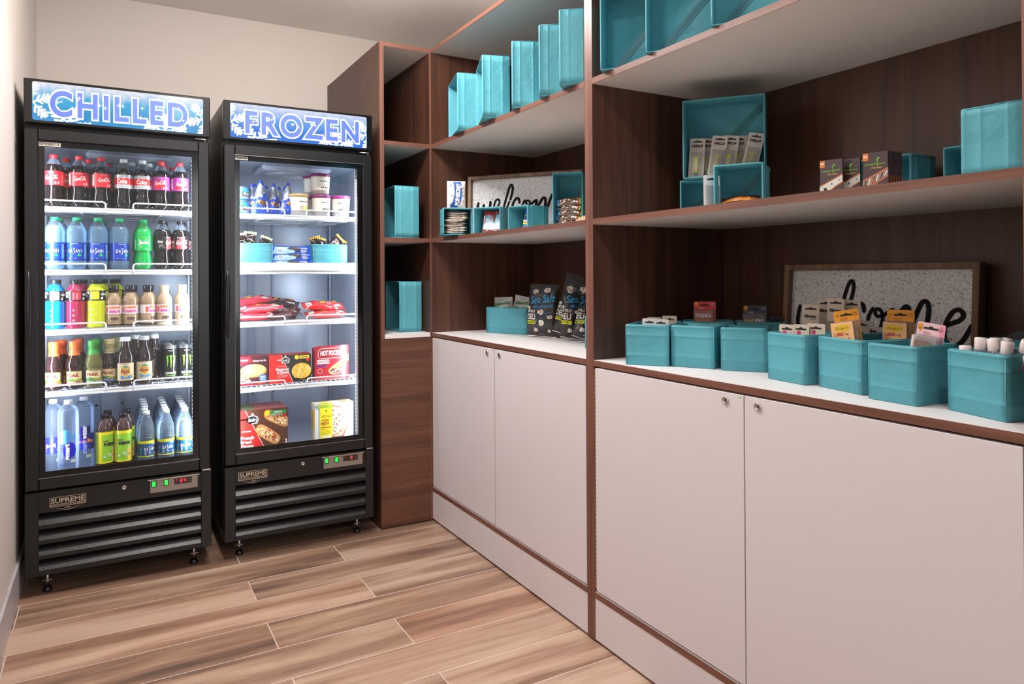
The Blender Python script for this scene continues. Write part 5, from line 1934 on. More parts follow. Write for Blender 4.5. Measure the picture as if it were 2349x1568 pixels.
# ---- fourth shelf: cartons
def stouffer(b, M, u, v, s):
    b.disc(M, u, v, s, WT, .0006, 16, s * .75)
    b.disc(M, u, v + s * .95, s * .20, WT, .0006, 8)
    b.rect(M, u - s * 1.9, v + s * .0, u - s * .9, v + s * .22, WT, .0006)
    b.rect(M, u - s * .8, v - s * .7, u + s * .8, v - s * .1, WT, .00055)
    b.disc(M, u, v, s * .86, mat('1e1c20', .35), .0009, 16, s * .62)
    b.text(M, "Stouffer's", u, v, s * 1.45, s * .62, WT, .0012, .01, .4)
def mac_draw(b, M):
    b.rect(M, -.093, 0, .093, .126, mat('2e2620', .35), .0003)
    b.poly(M, [(-.093, 0), (.012, 0), (-.040, .126), (-.093, .126)], mat('d8261e', .35), .0005)
    b.stroke(M, [(.012, 0), (-.040, .126)], .0016, WT, .0008, False)
    b.disc(M, .048, .044, .052, mat('171412', .3), .0006, 20, .038)
    b.disc(M, .050, .050, .045, mat('e6b63a', .4), .0008, 20, .036)
    rnd = random.Random(4)
    for k in range(60):
        a, r = rnd.uniform(0, 6.28), rnd.random() ** .5
        x, y, t = .050 + .041 * r * math.cos(a), .050 + .032 * r * math.sin(a), rnd.uniform(0, 6.28)
        b.stroke(M, [(x, y), (x + .005 * math.cos(t), y + .005 * math.sin(t)), (x + .006 * math.cos(t + .9), y + .009 * math.sin(t + .9))], .0040, mat(rnd.choice(['f4cf5a', 'f8dc7a', 'e8b844', 'fbe79a']), .4), .001 + .00002 * k)
    stouffer(b, M, -.022, .102, .019)
    b.rect(M, .040, .106, .084, .121, mat('f0d83c', .4), .0026)
    b.text(M, 'Classic', .062, .1145, .036, .009, mat('3a2a1c', .4), .0029, .02)
    b.disc(M, .028, .113, .010, mat('ecd42e', .4), .0026)
    b.disc(M, .078, .100, .008, mat('c8202a', .4), .0030)
    b.text(M, 'Macaroni', -.036, .062, .056, .013, WT, .0012, .03)
    b.text(M, '& Cheese', -.034, .049, .050, .012, WT, .0012, .03)
    b.text(M, 'Celebrating', -.040, .076, .032, .006, WT, .0012, 0, .4)
    bar_lines(b, M, -.056, .040, .048, 3, .006, WT)
    b.text(M, 'NET WT 12 OZ', .070, .007, .034, .004, WT, .0012)
def side_red(c1, c2):
    def f(b, M, MT):
        b.rect(M, -.1, .01, .1, .09, mat(c1, .35), .0004) if False else None
        bar_lines(b, MT, -.060, -.002, .10, 2, .008, mat(c2, .4))
    return f
for k in range(2):
    box_pack('frozen_meal_carton', 'macaroni and cheese carton with yellow pasta picture, ' + ['in front', 'standing right behind the front one'][k], 'food carton', 'pasta cartons', (.7185, 3.315 + .037 * k, .7165), 0, .187, .036, .126 + .002 * k, mat('b82a22', .4), mac_draw)
def pie_draw(b, M):
    b.rect(M, -.065, 0, .065, .128, mat('4a1c22', .35), .0003)
    b.poly(M, [(-.065, .085), (.000, .105), (-.010, .128), (-.065, .128)], mat('d02030', .35), .0006)
    b.text(M, 'Banquet', -.040, .112, .044, .012, WT, .0010, .04, .2)
    b.text(M, 'Chicken Pot Pie', .030, .108, .056, .008, WT, .0012, .02)
    b.disc(M, .004, .064, .057, mat('c88a44', .5), .0008, 24, .030)
    b.disc(M, .004, .068, .052, mat('e8b878', .5), .0010, 24, .026)
    rnd = random.Random(9)
    for k in range(26):
        b.disc(M, rnd.uniform(-.060, -.005), rnd.uniform(.014, .044), rnd.uniform(.004, .008), mat(rnd.choice(['e8c898', 'd87a3c', '4c8a38', 'f0dcb8', 'd8a868']), .45), .0012 + .00002 * k, 8)
    b.disc(M, .044, .030, .017, mat('2a6cc0', .35), .0020, 16)
    b.text(M, 'FLAKY', .044, .037, .022, .005, WT, .0023, .04)
    b.text(M, 'CRUST', .044, .030, .022, .005, WT, .0023, .04)
    b.text(M, 'SCRATCH', .044, .022, .022, .004, WT, .0023, .04)
    b.rect(M, -.065, 0, .065, .014, mat('8a1c28', .35), .0020)
    b.text(M, 'NET WT 7 OZ', .040, .006, .030, .004, mat('e8b23a', .4), .0023)
for k in range(2):
    box_pack('frozen_meal_carton', 'pot pie carton at the freezer left, ' + ['in front', 'standing right behind the front one'][k], 'food carton', 'pot pie cartons', (.5535, 3.315 + .042 * k, .7165), 0, .125, .040, .128 + .001 * k, mat('8e2430', .4), pie_draw)
def pocket_draw(b, M):
    b.rect(M, -.082, 0, .082, .158, mat('a51c2c', .3), .0003)
    p = [(-.066, .108), (-.062, .100), (.062, .100), (.070, .110), (.068, .140), (.060, .146), (-.050, .146), (-.066, .136)]
    b.poly(M, p, mat('8c1424', .3), .0006)
    b.stroke(M, p + [p[0]], .0018, WT, .0008, False)
    b.text(M, 'HOT POCKETS', 0, .124, .112, .024, WT, .0010, .035)
    b.poly(M, [(.004, .030), (.080, .085), (.082, .118), (.062, .100), (-.004, .060), (-.020, .040)], mat('b8743c', .5), .0012)
    b.poly(M, [(.006, .050), (.075, .100), (.078, .112), (.055, .094), (-.006, .058)], mat('dba05c', .5), .0014)
    b.disc(M, .012, .040, .030, mat('dfae6c', .5), .0016, 16, .018)
    b.disc(M, .014, .040, .024, mat('5c1a18', .5), .0018, 16, .013)
    rnd = random.Random(2)
    for k in range(14):
        b.disc(M, .014 + rnd.uniform(-.018, .018), .040 + rnd.uniform(-.009, .009), .0038, mat(rnd.choice(['f0e8dc', 'c8685a', 'e8c8a0', '8a2c20']), .5), .0020 + .00002 * k, 7)
    b.text(M, 'MEATBALLS &', -.042, .090, .060, .0085, WT, .0010, .06)
    b.text(M, 'MOZZARELLA', -.042, .079, .060, .0085, WT, .0010, .06)
    b.text(M, 'ITALIAN STYLE', -.048, .100, .044, .005, WT, .0010, .03) if False else None
    b.rect(M, -.076, .062, -.026, .068, mat('3c2a8c', .35), .0008)
    b.disc(M, -.058, .042, .012, mat('d8b8b0', .4), .0008, 14)
    b.disc(M, -.058, .042, .010, mat('a51c2c', .4), .0011, 14)
    bar_lines(b, M, -.074, .012, .14, 2, .006, mat('e8c8c0', .4))
box_pack('frozen_meal_carton', 'dark red carton with stuffed pastry picture, tallest on its freezer shelf', 'food carton', None, (.9095, 3.312, .7165), 4, .164, .042, .150, mat('8e1a28', .35), pocket_draw)
# ---- freezer floor: cartons
def pizza_draw(b, M):
    b.rect(M, -.103, 0, .103, .182, mat('5a3020', .35), .0003)
    b.poly(M, [(-.103, 0), (.006, 0), (-.080, .182), (-.103, .182)], mat('cf2420', .35), .0006)
    b.stroke(M, [(.006, 0), (-.080, .182)], .002, WT, .0009, False)
    rnd = random.Random(6)
    for cx_, cy_, an in ((.056, .138, -.5), (.016, .070, -.65)):
        ca, sa = math.cos(an), math.sin(an)
        P = lambda x, y: (cx_ + x * ca - y * sa, cy_ + x * sa + y * ca)
        pts = [P(.060 * (abs(math.cos(a)) ** .6) * (1 if math.cos(a) > 0 else -1), .024 * (abs(math.sin(a)) ** .6) * (1 if math.sin(a) > 0 else -1)) for a in [2 * math.pi * i / 20 for i in range(20)]]
        pts = [(min(max(x, -.10), .102), min(max(y, .002), .180)) for x, y in pts]
        b.poly(M, [(x, y - .004) for x, y in pts], mat('b06c34', .5), .0010)
        b.poly(M, pts, mat('d99a58', .5), .0012)
        for k in range(110):
            a, r = rnd.uniform(0, 6.28), rnd.random() ** .5
            x, y = P(.052 * r * math.cos(a), .019 * r * math.sin(a))
            if x < .099 and y < .178:
                cc = rnd.choice(['f4e2b8', 'eccf90', 'a82a1c', 'c84a28', 'f8ecd0', 'e0b060'])
                b.disc(M, x, y, rnd.uniform(.0025, .0055), mat(cc, .45), .0014 + .00001 * k, 7)
    stouffer(b, M, -.050, .140, .026)
    b.rect(M, .024, .152, .094, .174, mat('2a8a44', .4), .0034)
    b.text(M, 'deluxe', .059, .167, .034, .008, WT, .0037, .03)
    bar_lines(b, M, .030, .160, .056, 2, .005, WT, .0037)
    b.disc(M, .012, .164, .013, mat('e8cc2c', .4), .0034)
    b.disc(M, .086, .150, .009, mat('c02028', .4), .0040)
    b.text(M, 'French', -.072, .062, .056, .015, WT, .0012, .03)
    b.text(M, 'Bread', -.078, .044, .046, .015, WT, .0012, .03)
    b.text(M, 'Pizzas', -.072, .026, .052, .015, WT, .0012, .03)
    b.text(M, 'Celebrating', -.076, .090, .040, .007, WT, .0012, 0, .4)
    b.text(M, '2', .094, .032, .011, .018, WT, .0034, .03)
def pizza_side(b, MS, MT):
    b.rect(MT, -.090, -.012, -.035, .010, mat('3a7a4a', .4), .0004)
    bar_lines(b, MT, -.030, .008, .05, 3, .006, mat('e0c8c0', .4))
    bar_lines(b, MT, .035, .010, .05, 4, .005, mat('b8a8a8', .4))
for k in range(5):
    box_pack('frozen_pizza_carton', 'french bread pizza carton, ' + ['front one of the row', 'second of the row', 'third of the row', 'fourth of the row', 'last of the row'][k], 'food carton', 'row of french bread pizza cartons', (.5995, 3.296 + .036 * k, .4265), 0, .206, .035, .182, mat('8a3434', .4), pizza_draw if k == 0 else (lambda b, M: None), side=pizza_side)
def fajita_draw(b, M):
    b.rect(M, -.091, 0, .091, .180, mat('dfe4e6', .35), .0003)
    rnd = random.Random(8)
    b.poly(M, [(-.012, .172), (.030, .160), (.085, .128), (.070, .090), (.055, .050), (.045, .020), (-.012, .020)], mat('9c4a2c', .5), .0006)
    b.poly(M, [(-.012, .166), (.028, .155), (.078, .126), (.064, .090), (.050, .052), (.040, .024), (-.012, .024)], mat('e8d8c0', .45), .0008)
    for k in range(210):
        x, y = rnd.uniform(-.010, .080), rnd.uniform(.026, .162)
        if y > .172 - .55 * (x + .012) or x > .034 + .36 * (y - .02):
            continue
        b.disc(M, x, y, rnd.uniform(.0022, .0048), mat(rnd.choice(['f6efe2', 'fbf6ec', 'c8302c', 'e8e0d0', 'd8483c', 'b8963c', '7a9a4a', 'f2e6d0']), .45), .0010 + .00001 * k, 6)
    for x, y in ((.070, .158), (.078, .078), (.034, .010), (.062, .150)):
        b.disc(M, x, y, .008, mat('4f9a3c', .45), .0034, 7, .005)
    b.text(M, 'NEW', .074, .168, .024, .012, mat('4f8a34', .4), .0036, .05)
    b.rect(M, -.069, 0, -.012, .180, mat('ecd81c', .35), .0032)
    b.rect(M, -.080, .160, -.008, .176, mat('a8c23a', .35), .0034)
    bar_lines(b, M, -.064, .172, .050, 2, .006, mat('4c7a30', .4), .0037)
    b.stroke(M, [(-.040, .134), (-.040, .146)], .0016, BLACK2, .0036, False)
    for a in range(5):
        t = math.pi * a / 4
        b.stroke(M, [(-.040, .146), (-.040 + .006 * math.cos(t), .147 + .005 * math.sin(t))], .0014, BLACK2, .0036, False)
    b.text(M, 'california', -.040, .126, .040, .006, mat('4a4a20', .4), .0036)
    b.text(M, 'PIZZA KITCHEN', -.040, .119, .040, .004, mat('4a4a20', .4), .0036, .03)
    b.text(M, 'CHICKEN', -.044, .104, .034, .008, mat('9c3a1c', .4), .0036, .04)
    b.text(M, 'FAJITA', -.045, .087, .038, .020, mat('9c3a1c', .4), .0036, .04)
    b.rect(M, -.066, .068, -.016, .073, mat('b85a2c', .4), .0036)
    bar_lines(b, M, -.064, .062, .046, 5, .006, mat('7a6a20', .4), .0036)
    b.rect(M, -.064, .018, -.016, .034, mat('f4e8b0', .4), .0036)
    b.disc(M, -.085, .168, .005, mat('3c9ad0', .4), .0030)
    b.rect(M, -.092, .018, -.090, .160, mat('e8c84a', .35), .0002)
for k in range(2):
    box_pack('frozen_pizza_carton', 'white and yellow chicken fajita pizza carton, ' + ['front one', 'one directly behind'][k], 'food carton', 'fajita pizza cartons', (.9160, 3.300 + .036 * k, .4265), 2, .181, .034, .180, mat('e2dcc8', .4), fajita_draw if k == 0 else (lambda b, M: None),
             side=lambda b, MS, MT: (b.rect(MT, -.06, -.012, -.01, .012, mat('ecd81c', .35), .0003), b.rect(MT, .03, -.010, .08, .008, mat('c8a040', .4), .0003), b.rect(MS, -.010, .06, .010, .15, mat('e0c040', .4), .0003)))

# ------------------------------------------------------------------ farther bay: middle shelf
def sign(label, loc, rz, lean, group):
    W_, H_, D_ = .595, .305, .034
    root = thing('framed_sign', label, 'sign', group, loc)
    root.rotation_euler = (Matrix.Rotation(R(rz), 3, 'Z') @ Matrix.Rotation(-R(lean), 3, 'X')).to_euler()
    fm = wood_frame
    f = MB()
    e = .017
    f.box((0, -D_, 0), (W_, 0, e), fm, .001)
    f.box((0, -D_, H_ - e), (W_, 0, H_), fm, .001)
    f.box((0, -D_, e), (e, 0, H_ - e), fm, .001)
    f.box((W_ - e, -D_, e), (W_, 0, H_ - e), fm, .001)
    f.build('wooden_frame', root)
    g = MB().box((e, -.012, e), (W_ - e, -.008, H_ - e), galv)
    Mp = plane((e, -.0125, e), (1, 0, 0), (0, 0, 1))
    PWd, PH = W_ - 2 * e, H_ - 2 * e
    INK = mat('0a0809', .6, spec=.2)
    def S_(pts, wd=.026):
        g.stroke(Mp, [(x * PWd, PH - y * PWd) for x, y in pts], wd * PWd, INK, .0012)
    S_([(.058, .205), (.046, .27), (.052, .325), (.078, .32), (.104, .26), (.112, .225)], .024)
    S_([(.112, .225), (.102, .29), (.118, .33), (.150, .30), (.172, .235), (.176, .200)], .024)
    S_([(.176, .200), (.170, .255), (.190, .290), (.222, .265), (.256, .225), (.262, .19), (.240, .178), (.218, .205), (.208, .265), (.225, .325), (.262, .315), (.300, .262)], .018)
    S_([(.300, .275), (.325, .185), (.356, .09), (.376, .055), (.390, .085), (.384, .130), (.368, .180)], lambda t: .026 * PWd if True else 0) if False else None
    S_([(.292, .335), (.305, .250), (.328, .170), (.354, .085), (.374, .058), (.388, .082), (.382, .130), (.366, .185)], .021)
    S_([(.356, .205), (.332, .265), (.322, .315), (.345, .335), (.372, .290)], .018)
    S_([(.452, .215), (.446, .185), (.424, .178), (.396, .212), (.382, .275), (.398, .330), (.438, .325), (.478, .275)], .022)
    S_([(.500, .200), (.478, .245), (.476, .305), (.505, .335), (.540, .305), (.556, .245), (.540, .205), (.512, .208), (.525, .238), (.560, .232), (.596, .205)], .019)
    S_([(.608, .205), (.606, .270), (.598, .335)], .026)
    S_([(.600, .320), (.630, .245), (.668, .188), (.690, .195), (.690, .250), (.682, .310), (.686, .338)], .024)
    S_([(.686, .338), (.716, .250), (.752, .165), (.778, .160), (.788, .195), (.780, .260), (.768, .312), (.788, .335), (.822, .300)], .024)
    S_([(.822, .300), (.880, .262), (.930, .240), (.948, .212), (.926, .190), (.896, .205), (.868, .262), (.866, .325), (.900, .365), (.945, .335), (.985, .262)], .022)
    g.build('metal_panel', root)
    return root
wood_frame = wood('weathered_frame_wood', 'z', ('5f4837', '7b5f49', '907459'), .6, 1.3)
galv = speckle('galvanised_metal', ['4a4c50', 'b9bbbf', 'd3d4d7', 'dcdde0', 'e4e5e8'], 150, .42, .15, 3)
s1_ = sign('wood-framed metal welcome sign leaning in the farther bay corner', (1.566, 3.168, Z2), -53.2, 2, 'welcome signs')
s2_ = sign('wood-framed metal welcome sign behind the bins on the nearer worktop', (1.925, 1.562, Z3), -90, 4, 'welcome signs')

def popcorn_draw(b, M):
    b.poly(M, [(-.030, .002), (.004, .002), (.020, .030), (.026, .070), (.022, .118), (-.014, .118), (-.008, .070), (-.016, .030)], mat('2458a8', .4), .0006)
    b.text(M, 'POP·SECRET', .006, .060, .100, .020, WT, .0010, .05, 0, math.pi / 2 - .08)
    for x, y in ((-.026, .104), (.024, .094), (.030, .060), (.028, .036), (-.022, .060), (-.030, .020), (.034, .012)):
        b.disc(M, x, y, .006, mat('6f8fc0', .4), .0010, 9)
        b.disc(M, x, y, .0048, mat('eee6dc', .4), .0013, 9)
packet('white and blue microwave popcorn pack standing on the popcorn bin', 'popcorn pack', None, 'popcorn_pack', (1.374, 2.922, Z2 + .1245), R(-18), .084, .122, .024, mat('e4dcd4', .35, coat=.4), popcorn_draw, crimp=.02, wr=.4)
def flat_pack(label, loc, rz, ry):
    def dr(b, M):
        for k in range(5):
            b.stroke(M, [(-.05 + .02 * k, .006), (-.035 + .02 * k, .028)], .0045, mat('7f8fc0' if k % 2 else 'd8b48c', .4), .0006)
    return dr
rnd = random.Random(11)
FP = []
for k in range(9):
    zz = Z2 + .012 + k * .0112
    x = 1.372 + rnd.uniform(-.008, .008) + (.010 if k > 5 else 0)
    y = 2.922 + rnd.uniform(-.006, .006)
    o = place('flatpop', lambda: (lambda r_: (pillow(None, .104, .090, .015, mat('dcd2c8', .22, coat=.6), 5, 16, 8, .03, draw=flat_pack('', 0, 0, 0), wr=1.6, pinch='u').build('film_wrapper', r_), r_)[1])(thing('flattened_popcorn_pack', 'x', 'popcorn pack')),
              'flattened popcorn pack in the leftmost small bin, %s from the bottom' % ['lowest', 'second', 'third', 'fourth', 'fifth', 'sixth', 'seventh', 'eighth', 'topmost, ninth'][k], 'flattened popcorn packs', (x, y, zz))
    o.rotation_euler = (Matrix.Rotation(R(-18 + rnd.uniform(-8, 8)), 3, 'Z') @ Matrix.Rotation(R(rnd.uniform(-3, 5)), 3, 'Y') @ Matrix.Rotation(R(-86), 3, 'X')).to_euler()
def clif_draw(b, M):
    b.rect(M, -.034, .086, .034, .104, mat('b8262c', .35), .0004, 6)
    b.rect(M, -.034, .050, .034, .088, mat('78bcd8', .35), .0003, 6)
    b.poly(M, [(-.034, .030), (-.010, .048), (.006, .060), (.020, .052), (.034, .056), (.034, .012), (-.034, .012)], mat('c3cdd4', .4), .0005)
    b.poly(M, [(.010, .085), (.034, .085), (.034, .050), (.020, .060)], mat('8a5a44', .4), .0006)
    b.rect(M, -.034, .052, -.016, .088, mat('b8262c', .35), .0008, 3)
    b.text(M, 'CLIF', -.025, .070, .030, .014, WT, .0012, .05, 0, math.pi / 2)
    b.disc(M, .006, .070, .004, mat('c83a2c', .4), .0008)
    b.rect(M, -.034, .010, .034, .018, mat('9a3424', .4), .0007, 6)
CL = []
for k, (dx, ds, rz) in enumerate(((.050, 'left', -48), (.096, 'right', -54))):
    fx, fy = 1.515 + .133 * math.cos(R(126)), 2.763 + .133 * math.sin(R(126))
    x, y = fx + dx * math.cos(R(-54)) + .045 * math.cos(R(36)), fy + dx * math.sin(R(-54)) + .045 * math.sin(R(36))
    packet('red and sky-blue energy bar leaning in its bin, %s of two' % ds, 'snack bar', 'energy bars with climber picture', 'energy_bar', (x, y, Z2 + .0055), 0, .058 if k == 0 else .040, .104, .016, mat('8fc0d4', .3, coat=.3), clif_draw, rot=tilt(R(rz), -.15, .07), crimp=.05)
def lance_draw(b, M):
    b.rect(M, -.030, .060, .030, .112, mat('2468b8', .35), .0003, 6)
    b.rect(M, -.030, .046, .030, .060, mat('b8283c', .35), .0005, 6)
    b.rect(M, -.030, .038, .030, .046, mat('e8c832', .35), .0005, 6)
    b.text(M, 'LANCE', 0, .078, .040, .009, mat('e8d24a', .35), .0010, .04)
    b.text(M, 'PEANUTS', 0, .053, .050, .009, WT, .0010, .06)
    b.disc(M, -.008, .016, .020, mat('a86e3c', .5), .0008, 10, .014)
    b.disc(M, -.012, .018, .010, mat('d8a468', .5), .0011, 8, .007)
    b.disc(M, .010, .012, .009, mat('e0b880', .5), .0011, 8, .007)
for k, (dx, ds, rz) in enumerate(((.058, 'left', -76), (.096, 'right', -77))):
    fx, fy = 1.584 + .126 * math.cos(R(103)), 2.640 + .126 * math.sin(R(103))
    x, y = fx + dx * math.cos(R(-77)) + .055 * math.cos(R(13)), fy + dx * math.sin(R(-77)) + .055 * math.sin(R(13))
    packet('blue peanut packet leaning in its bin, %s of two' % ds, 'snack pack', 'peanut packets', 'peanut_packet', (x, y, Z2 + .0055), 0, .050 - .018 * k, .112, .014, mat('2a7ac8', .3, coat=.3), lance_draw, rot=tilt(R(rz), -.12, .08), crimp=.04)
def kind_draw(b, M):
    for u, cc in ((-.052, '4a9ad8'), (.034, 'd8a026'), (.040, 'c8322c'), (.046, '7ab83c'), (.052, '4aa4dc')):
        b.rect(M, u, .002, u + (.012 if u < 0 else .006), .034, mat(cc, .35), .0006, 1)
    rn = random.Random(3)
    for k in range(26):
        b.disc(M, rn.uniform(-.036, .030), rn.uniform(.006, .030), rn.uniform(.002, .0045), mat(rn.choice(['d8b888', 'b08050', 'e8dcc8', '6a3c28', 'c8a070']), .45), .0008 + .00001 * k, 7)
    b.text(M, 'KIND', .030, .010, .024, .009, WT, .0014, .06)
fx, fy = 1.728 + .130 * math.cos(R(133)), 2.430 + .130 * math.sin(R(133))
for k in range(6):
    z = Z2 + .0055 + .0215 * k
    q = .062 + [0, .004, -.004, .006, .0, .003][k]
    x, y = fx + q * math.cos(R(-47)) + .022 * math.cos(R(43)), fy + q * math.sin(R(-47)) + .022 * math.sin(R(43))
    o = place('kindbar', lambda: (lambda r_: (pillow(None, .104, .036, .020, mat('5a4a42', .22, coat=.6), 8, 20, 8, .06, draw=kind_draw, wr=.5, pinch='u').build('film_wrapper', r_), r_)[1])(thing('nut_bar', 'x', 'snack bar')),
              'clear-fronted nut bar in the tall bin, %s from the bottom' % ['lowest', 'second', 'third', 'fourth', 'fifth', 'topmost, sixth'][k], 'nut bars', (x, y, z))
    o.rotation_euler = tilt(R(-47 + [0, 4, -5, 3, -4, 2][k]), R(-38), R([0, 2, -2, 1, 2, -5][k]))
def kraft(b, M):
    pass
packet('brown paper bag corner beside the nut-bar bin at the upright', 'snack pack', None, 'kraft_snack_bag', (1.60, 2.235, Z2 + .012), 0, .10, .07, .020, mat('b8987a', .6), kraft, rot=tilt(R(-60), R(-70), 0), crimp=.04).location.z += .01

# ------------------------------------------------------------------ farther worktop: snack bags
def jal_draw(b, M):
    GRN = mat('3c8a34', .4)
    b.text(M, 'Jalapeño', 0, .128, .092, .022, GRN, .0012, .02, .35, .10)
    b.text(M, 'Cheddar', .004, .104, .086, .022, GRN, .0012, .02, .35, .10)
    b.rect(M, -.050, .060, .040, .084, mat('26242a', .4), .0010, 6)
    b.text(M, 'METRO', -.005, .073, .060, .014, WT, .0016, .03)
    bar_lines(b, M, -.02, .152, .04, 3, .004, mat('9a9aa0', .4))
BG = mat('c2c4c6', .3, .15, coat=.3)
for k, (q, d, z, rz, ro, s, ds) in enumerate(((.070, .050, .012, -60, -.05, .86, 'left, lower one'), (.158, .060, .018, -66, .16, 1.0, 'right, taller one'))):
    x, y = 1.592 + q * math.cos(R(-64.8)) + d * math.cos(R(25.2)), 3.048 + q * math.sin(R(-64.8)) + d * math.sin(R(25.2))
    o = packet('silver-white snack bag with green handwriting, %s' % ds, 'snack bag', 'jalapeno snack bags', 'snack_bag', (x, y, Z3 + z), 0, .118 * s, .160, .050, BG, jal_draw, rot=tilt(R(rz), -.05, ro), crimp=.03, wr=1.8, seed=k + 3)
def pop_draw(b, M):
    BLU = mat('2aa4e4', .4)
    WTs = mat('e6e2dc', .4)
    b.text(M, 'Sea Salt', .010, .168, .120, .034, BLU, .0012, .012, .3, .12)
    b.text(M, 'with coconut oil', .014, .137, .100, .014, BLU, .0012, .01, .3, .08)
    b.text(M, 'METRO', -.046, .112, .044, .013, WTs, .0012, .03)
    b.text(M, 'DELI', -.046, .088, .046, .026, WTs, .0012, .03)
    b.rect(M, -.074, .055, -.018, .070, mat('d2dc1e', .4), .0008, 5)
    b.text(M, 'POPCORN', -.046, .0625, .038, .008, mat('2c2a20', .4), .0014, .03)
    rn = random.Random(5)
    for x, y, s in ((-.030, .200, 1.0), (.028, .208, 1.1), (.006, .110, 1.1), (.010, .062, 1.2), (-.060, .128, .7), (.050, .090, .8), (-.020, .030, .8), (.046, .028, .6)):
        for j in range(7):
            a = j * 1.05 + rn.random()
            b.disc(M, x + .008 * s * math.cos(a), y + .006 * s * math.sin(a), .0062 * s, mat(['e6e0d4', 'd6ccba', 'efeae0'][j % 3], .5), .0010 + .00003 * j, 8)
        for j in range(3):
            a = rn.random() * 6.28
            b.disc(M, x + .005 * s * math.cos(a), y + .004 * s * math.sin(a), .0024 * s, mat('a8641e', .5), .0013, 6)
        if s > .95:
            for j in range(14):
                a = j * .4488
                b.stroke(M, [(x + .019 * s * math.cos(a), y + .016 * s * math.sin(a)), (x + .024 * s * math.cos(a), y + .021 * s * math.sin(a))], .0011, BLU, .0010, False)
    b.stroke(M, [(.030, .108), (.034, .096), (.050, .096), (.056, .110), (.030, .108)], .0012, BLU, .0010, False)
    bar_lines(b, M, -.010, .012, .050, 1, .004, WTs)
    b.rect(M, -.076, .0, .076, .003, WTs, .0006, 8)
BK = mat('2e2a2a', .32, coat=.25)
def popbag(label, x, y, rz, lean, roll, seed, W_=.152, H_=.235, T_=.060):
    return settle(packet(label, 'snack bag', 'black popcorn bags on the farther worktop', 'popcorn_bag', (x, y, Z3 + .001), 0, W_, H_, T_, BK, pop_draw, rot=tilt(R(rz), lean, roll), crimp=.025, wr=1.8, seed=seed, nu=22, nv=22), Z3)
popbag('black sea-salt popcorn bag standing upright, front panel fully visible', 1.685, 2.690, -63, -.06, .03, 1)
popbag('black popcorn bag leaning back, its tip highest of the bags', 1.735, 2.565, -50, -.10, .24, 2, .140, .265)
popbag('black popcorn bag folded over at the front with its barcode side showing', 1.700, 2.475, -15, -.14, .16, 3, .110, .200, .050)
popbag('black popcorn bag slumped lowest at the right', 1.690, 2.375, -20, -.35, .30, 4, .100, .150, .045)
popbag('black popcorn bag standing inside the hidden teal bin', 1.850, 2.43, -80, 0, 0, 5, .120, .205, .045).location.z += .0045

# ------------------------------------------------------------------ nearer bay: middle shelf
def halls_draw(b, M):
    b.text(M, 'HALLS', 0, .105, .036, .0092, mat('17161a', .4), .0006, .07, .25)
    b.rect(M, -.012, .0970, .010, .0977, mat('5a5a5a', .4), .0004)
def halls_box(b, M):
    b.rect(M, -.0065, .004, .0065, .051, mat('cfd028', .3), .0003)
    b.text(M, 'HALLS', 0, .028, .026, .0070, mat('6a5a9c', .35), .0008, .09, 0, -math.pi / 2)
    b.text(M, 'HALLS', 0, .028, .0255, .0062, WT, .0011, .02, 0, -math.pi / 2)
    b.disc(M, -.001, .012, .004, mat('e89a30', .35), .0006, 8)
    b.rect(M, -.0065, .0, .0065, .006, mat('5a9a2c', .35), .0005)
CARDG = mat('c6beb8', .5)
bx, by = 1.762 + .25 * math.cos(R(128)), 1.508 + .25 * math.sin(R(128))
for q, d, rz, ro, lean, h, ds in ((.034, .040, -52, .05, .10, 0, 'leftmost in front'), (.056, .066, -52, .10, .12, .002, 'behind the leftmost'), (.094, .040, -52, .14, .10, 0, 'second in front'), (.130, .046, -50, .13, .13, .001, 'third in front'),
                             (.158, .070, -50, .08, .12, .004, 'behind the third'), (.196, .044, -50, .22, .12, 0, 'rightmost'), (.200, .076, -52, .06, .10, .003, 'behind the rightmost')):
    x, y = bx + q * math.cos(R(-52)) + d * math.cos(R(38)), by + q * math.sin(R(-52)) + d * math.sin(R(38))
    hang_card('cough_drop_card', 'grey-white cough drop card with a yellow stick, %s' % ds, 'blister pack', 'cough drop cards', (x, y, Z2 + .1238 + .0050 + .045 * math.sin(abs(ro)) + h), rz, .049, .130, CARDG, halls_draw, lean, ro,
              box=(-.0070, .012, .0070, .066, .010, mat('c8c828', .3), halls_box), blister=(-.0165, .008, .0165, .080, .0125))
fx, fy = 1.558 + .133 * math.cos(R(122)), 1.341 + .133 * math.sin(R(122))
def twix(b, M):
    b.rect(M, -.050, .006, .050, .016, mat('d88a2a', .35), .0006, 8)
    b.stroke(M, [(-.048, .012), (0, .018), (.046, .010)], .004, mat('8a4a1c', .35), .0010)
packet('dark brown wrapped chocolate bar lying in the small front bin', 'snack bar', None, 'chocolate_bar', (fx + .068 * math.cos(R(-58)) + .02 * math.cos(R(32)), fy + .068 * math.sin(R(-58)) + .02 * math.sin(R(32)), Z2 + .012), 0, .105, .034, .018, mat('2a1410', .3, coat=.3), twix, rot=tilt(R(-58), R(-45), -.06), crimp=.06, pinch='u')
hang_card('white_blister_card', 'silver-white blister card standing on edge between the two small bins', 'blister pack', None, (1.505, 1.478, Z2 + .0005), -20, .050, .100, mat('d8d4d4', .35), lambda b, M: bar_lines(b, M, -.018, .07, .036, 5, .007, mat('9a9aa4', .4)), .02, 0, blister=(-.020, .006, .020, .070, .008))
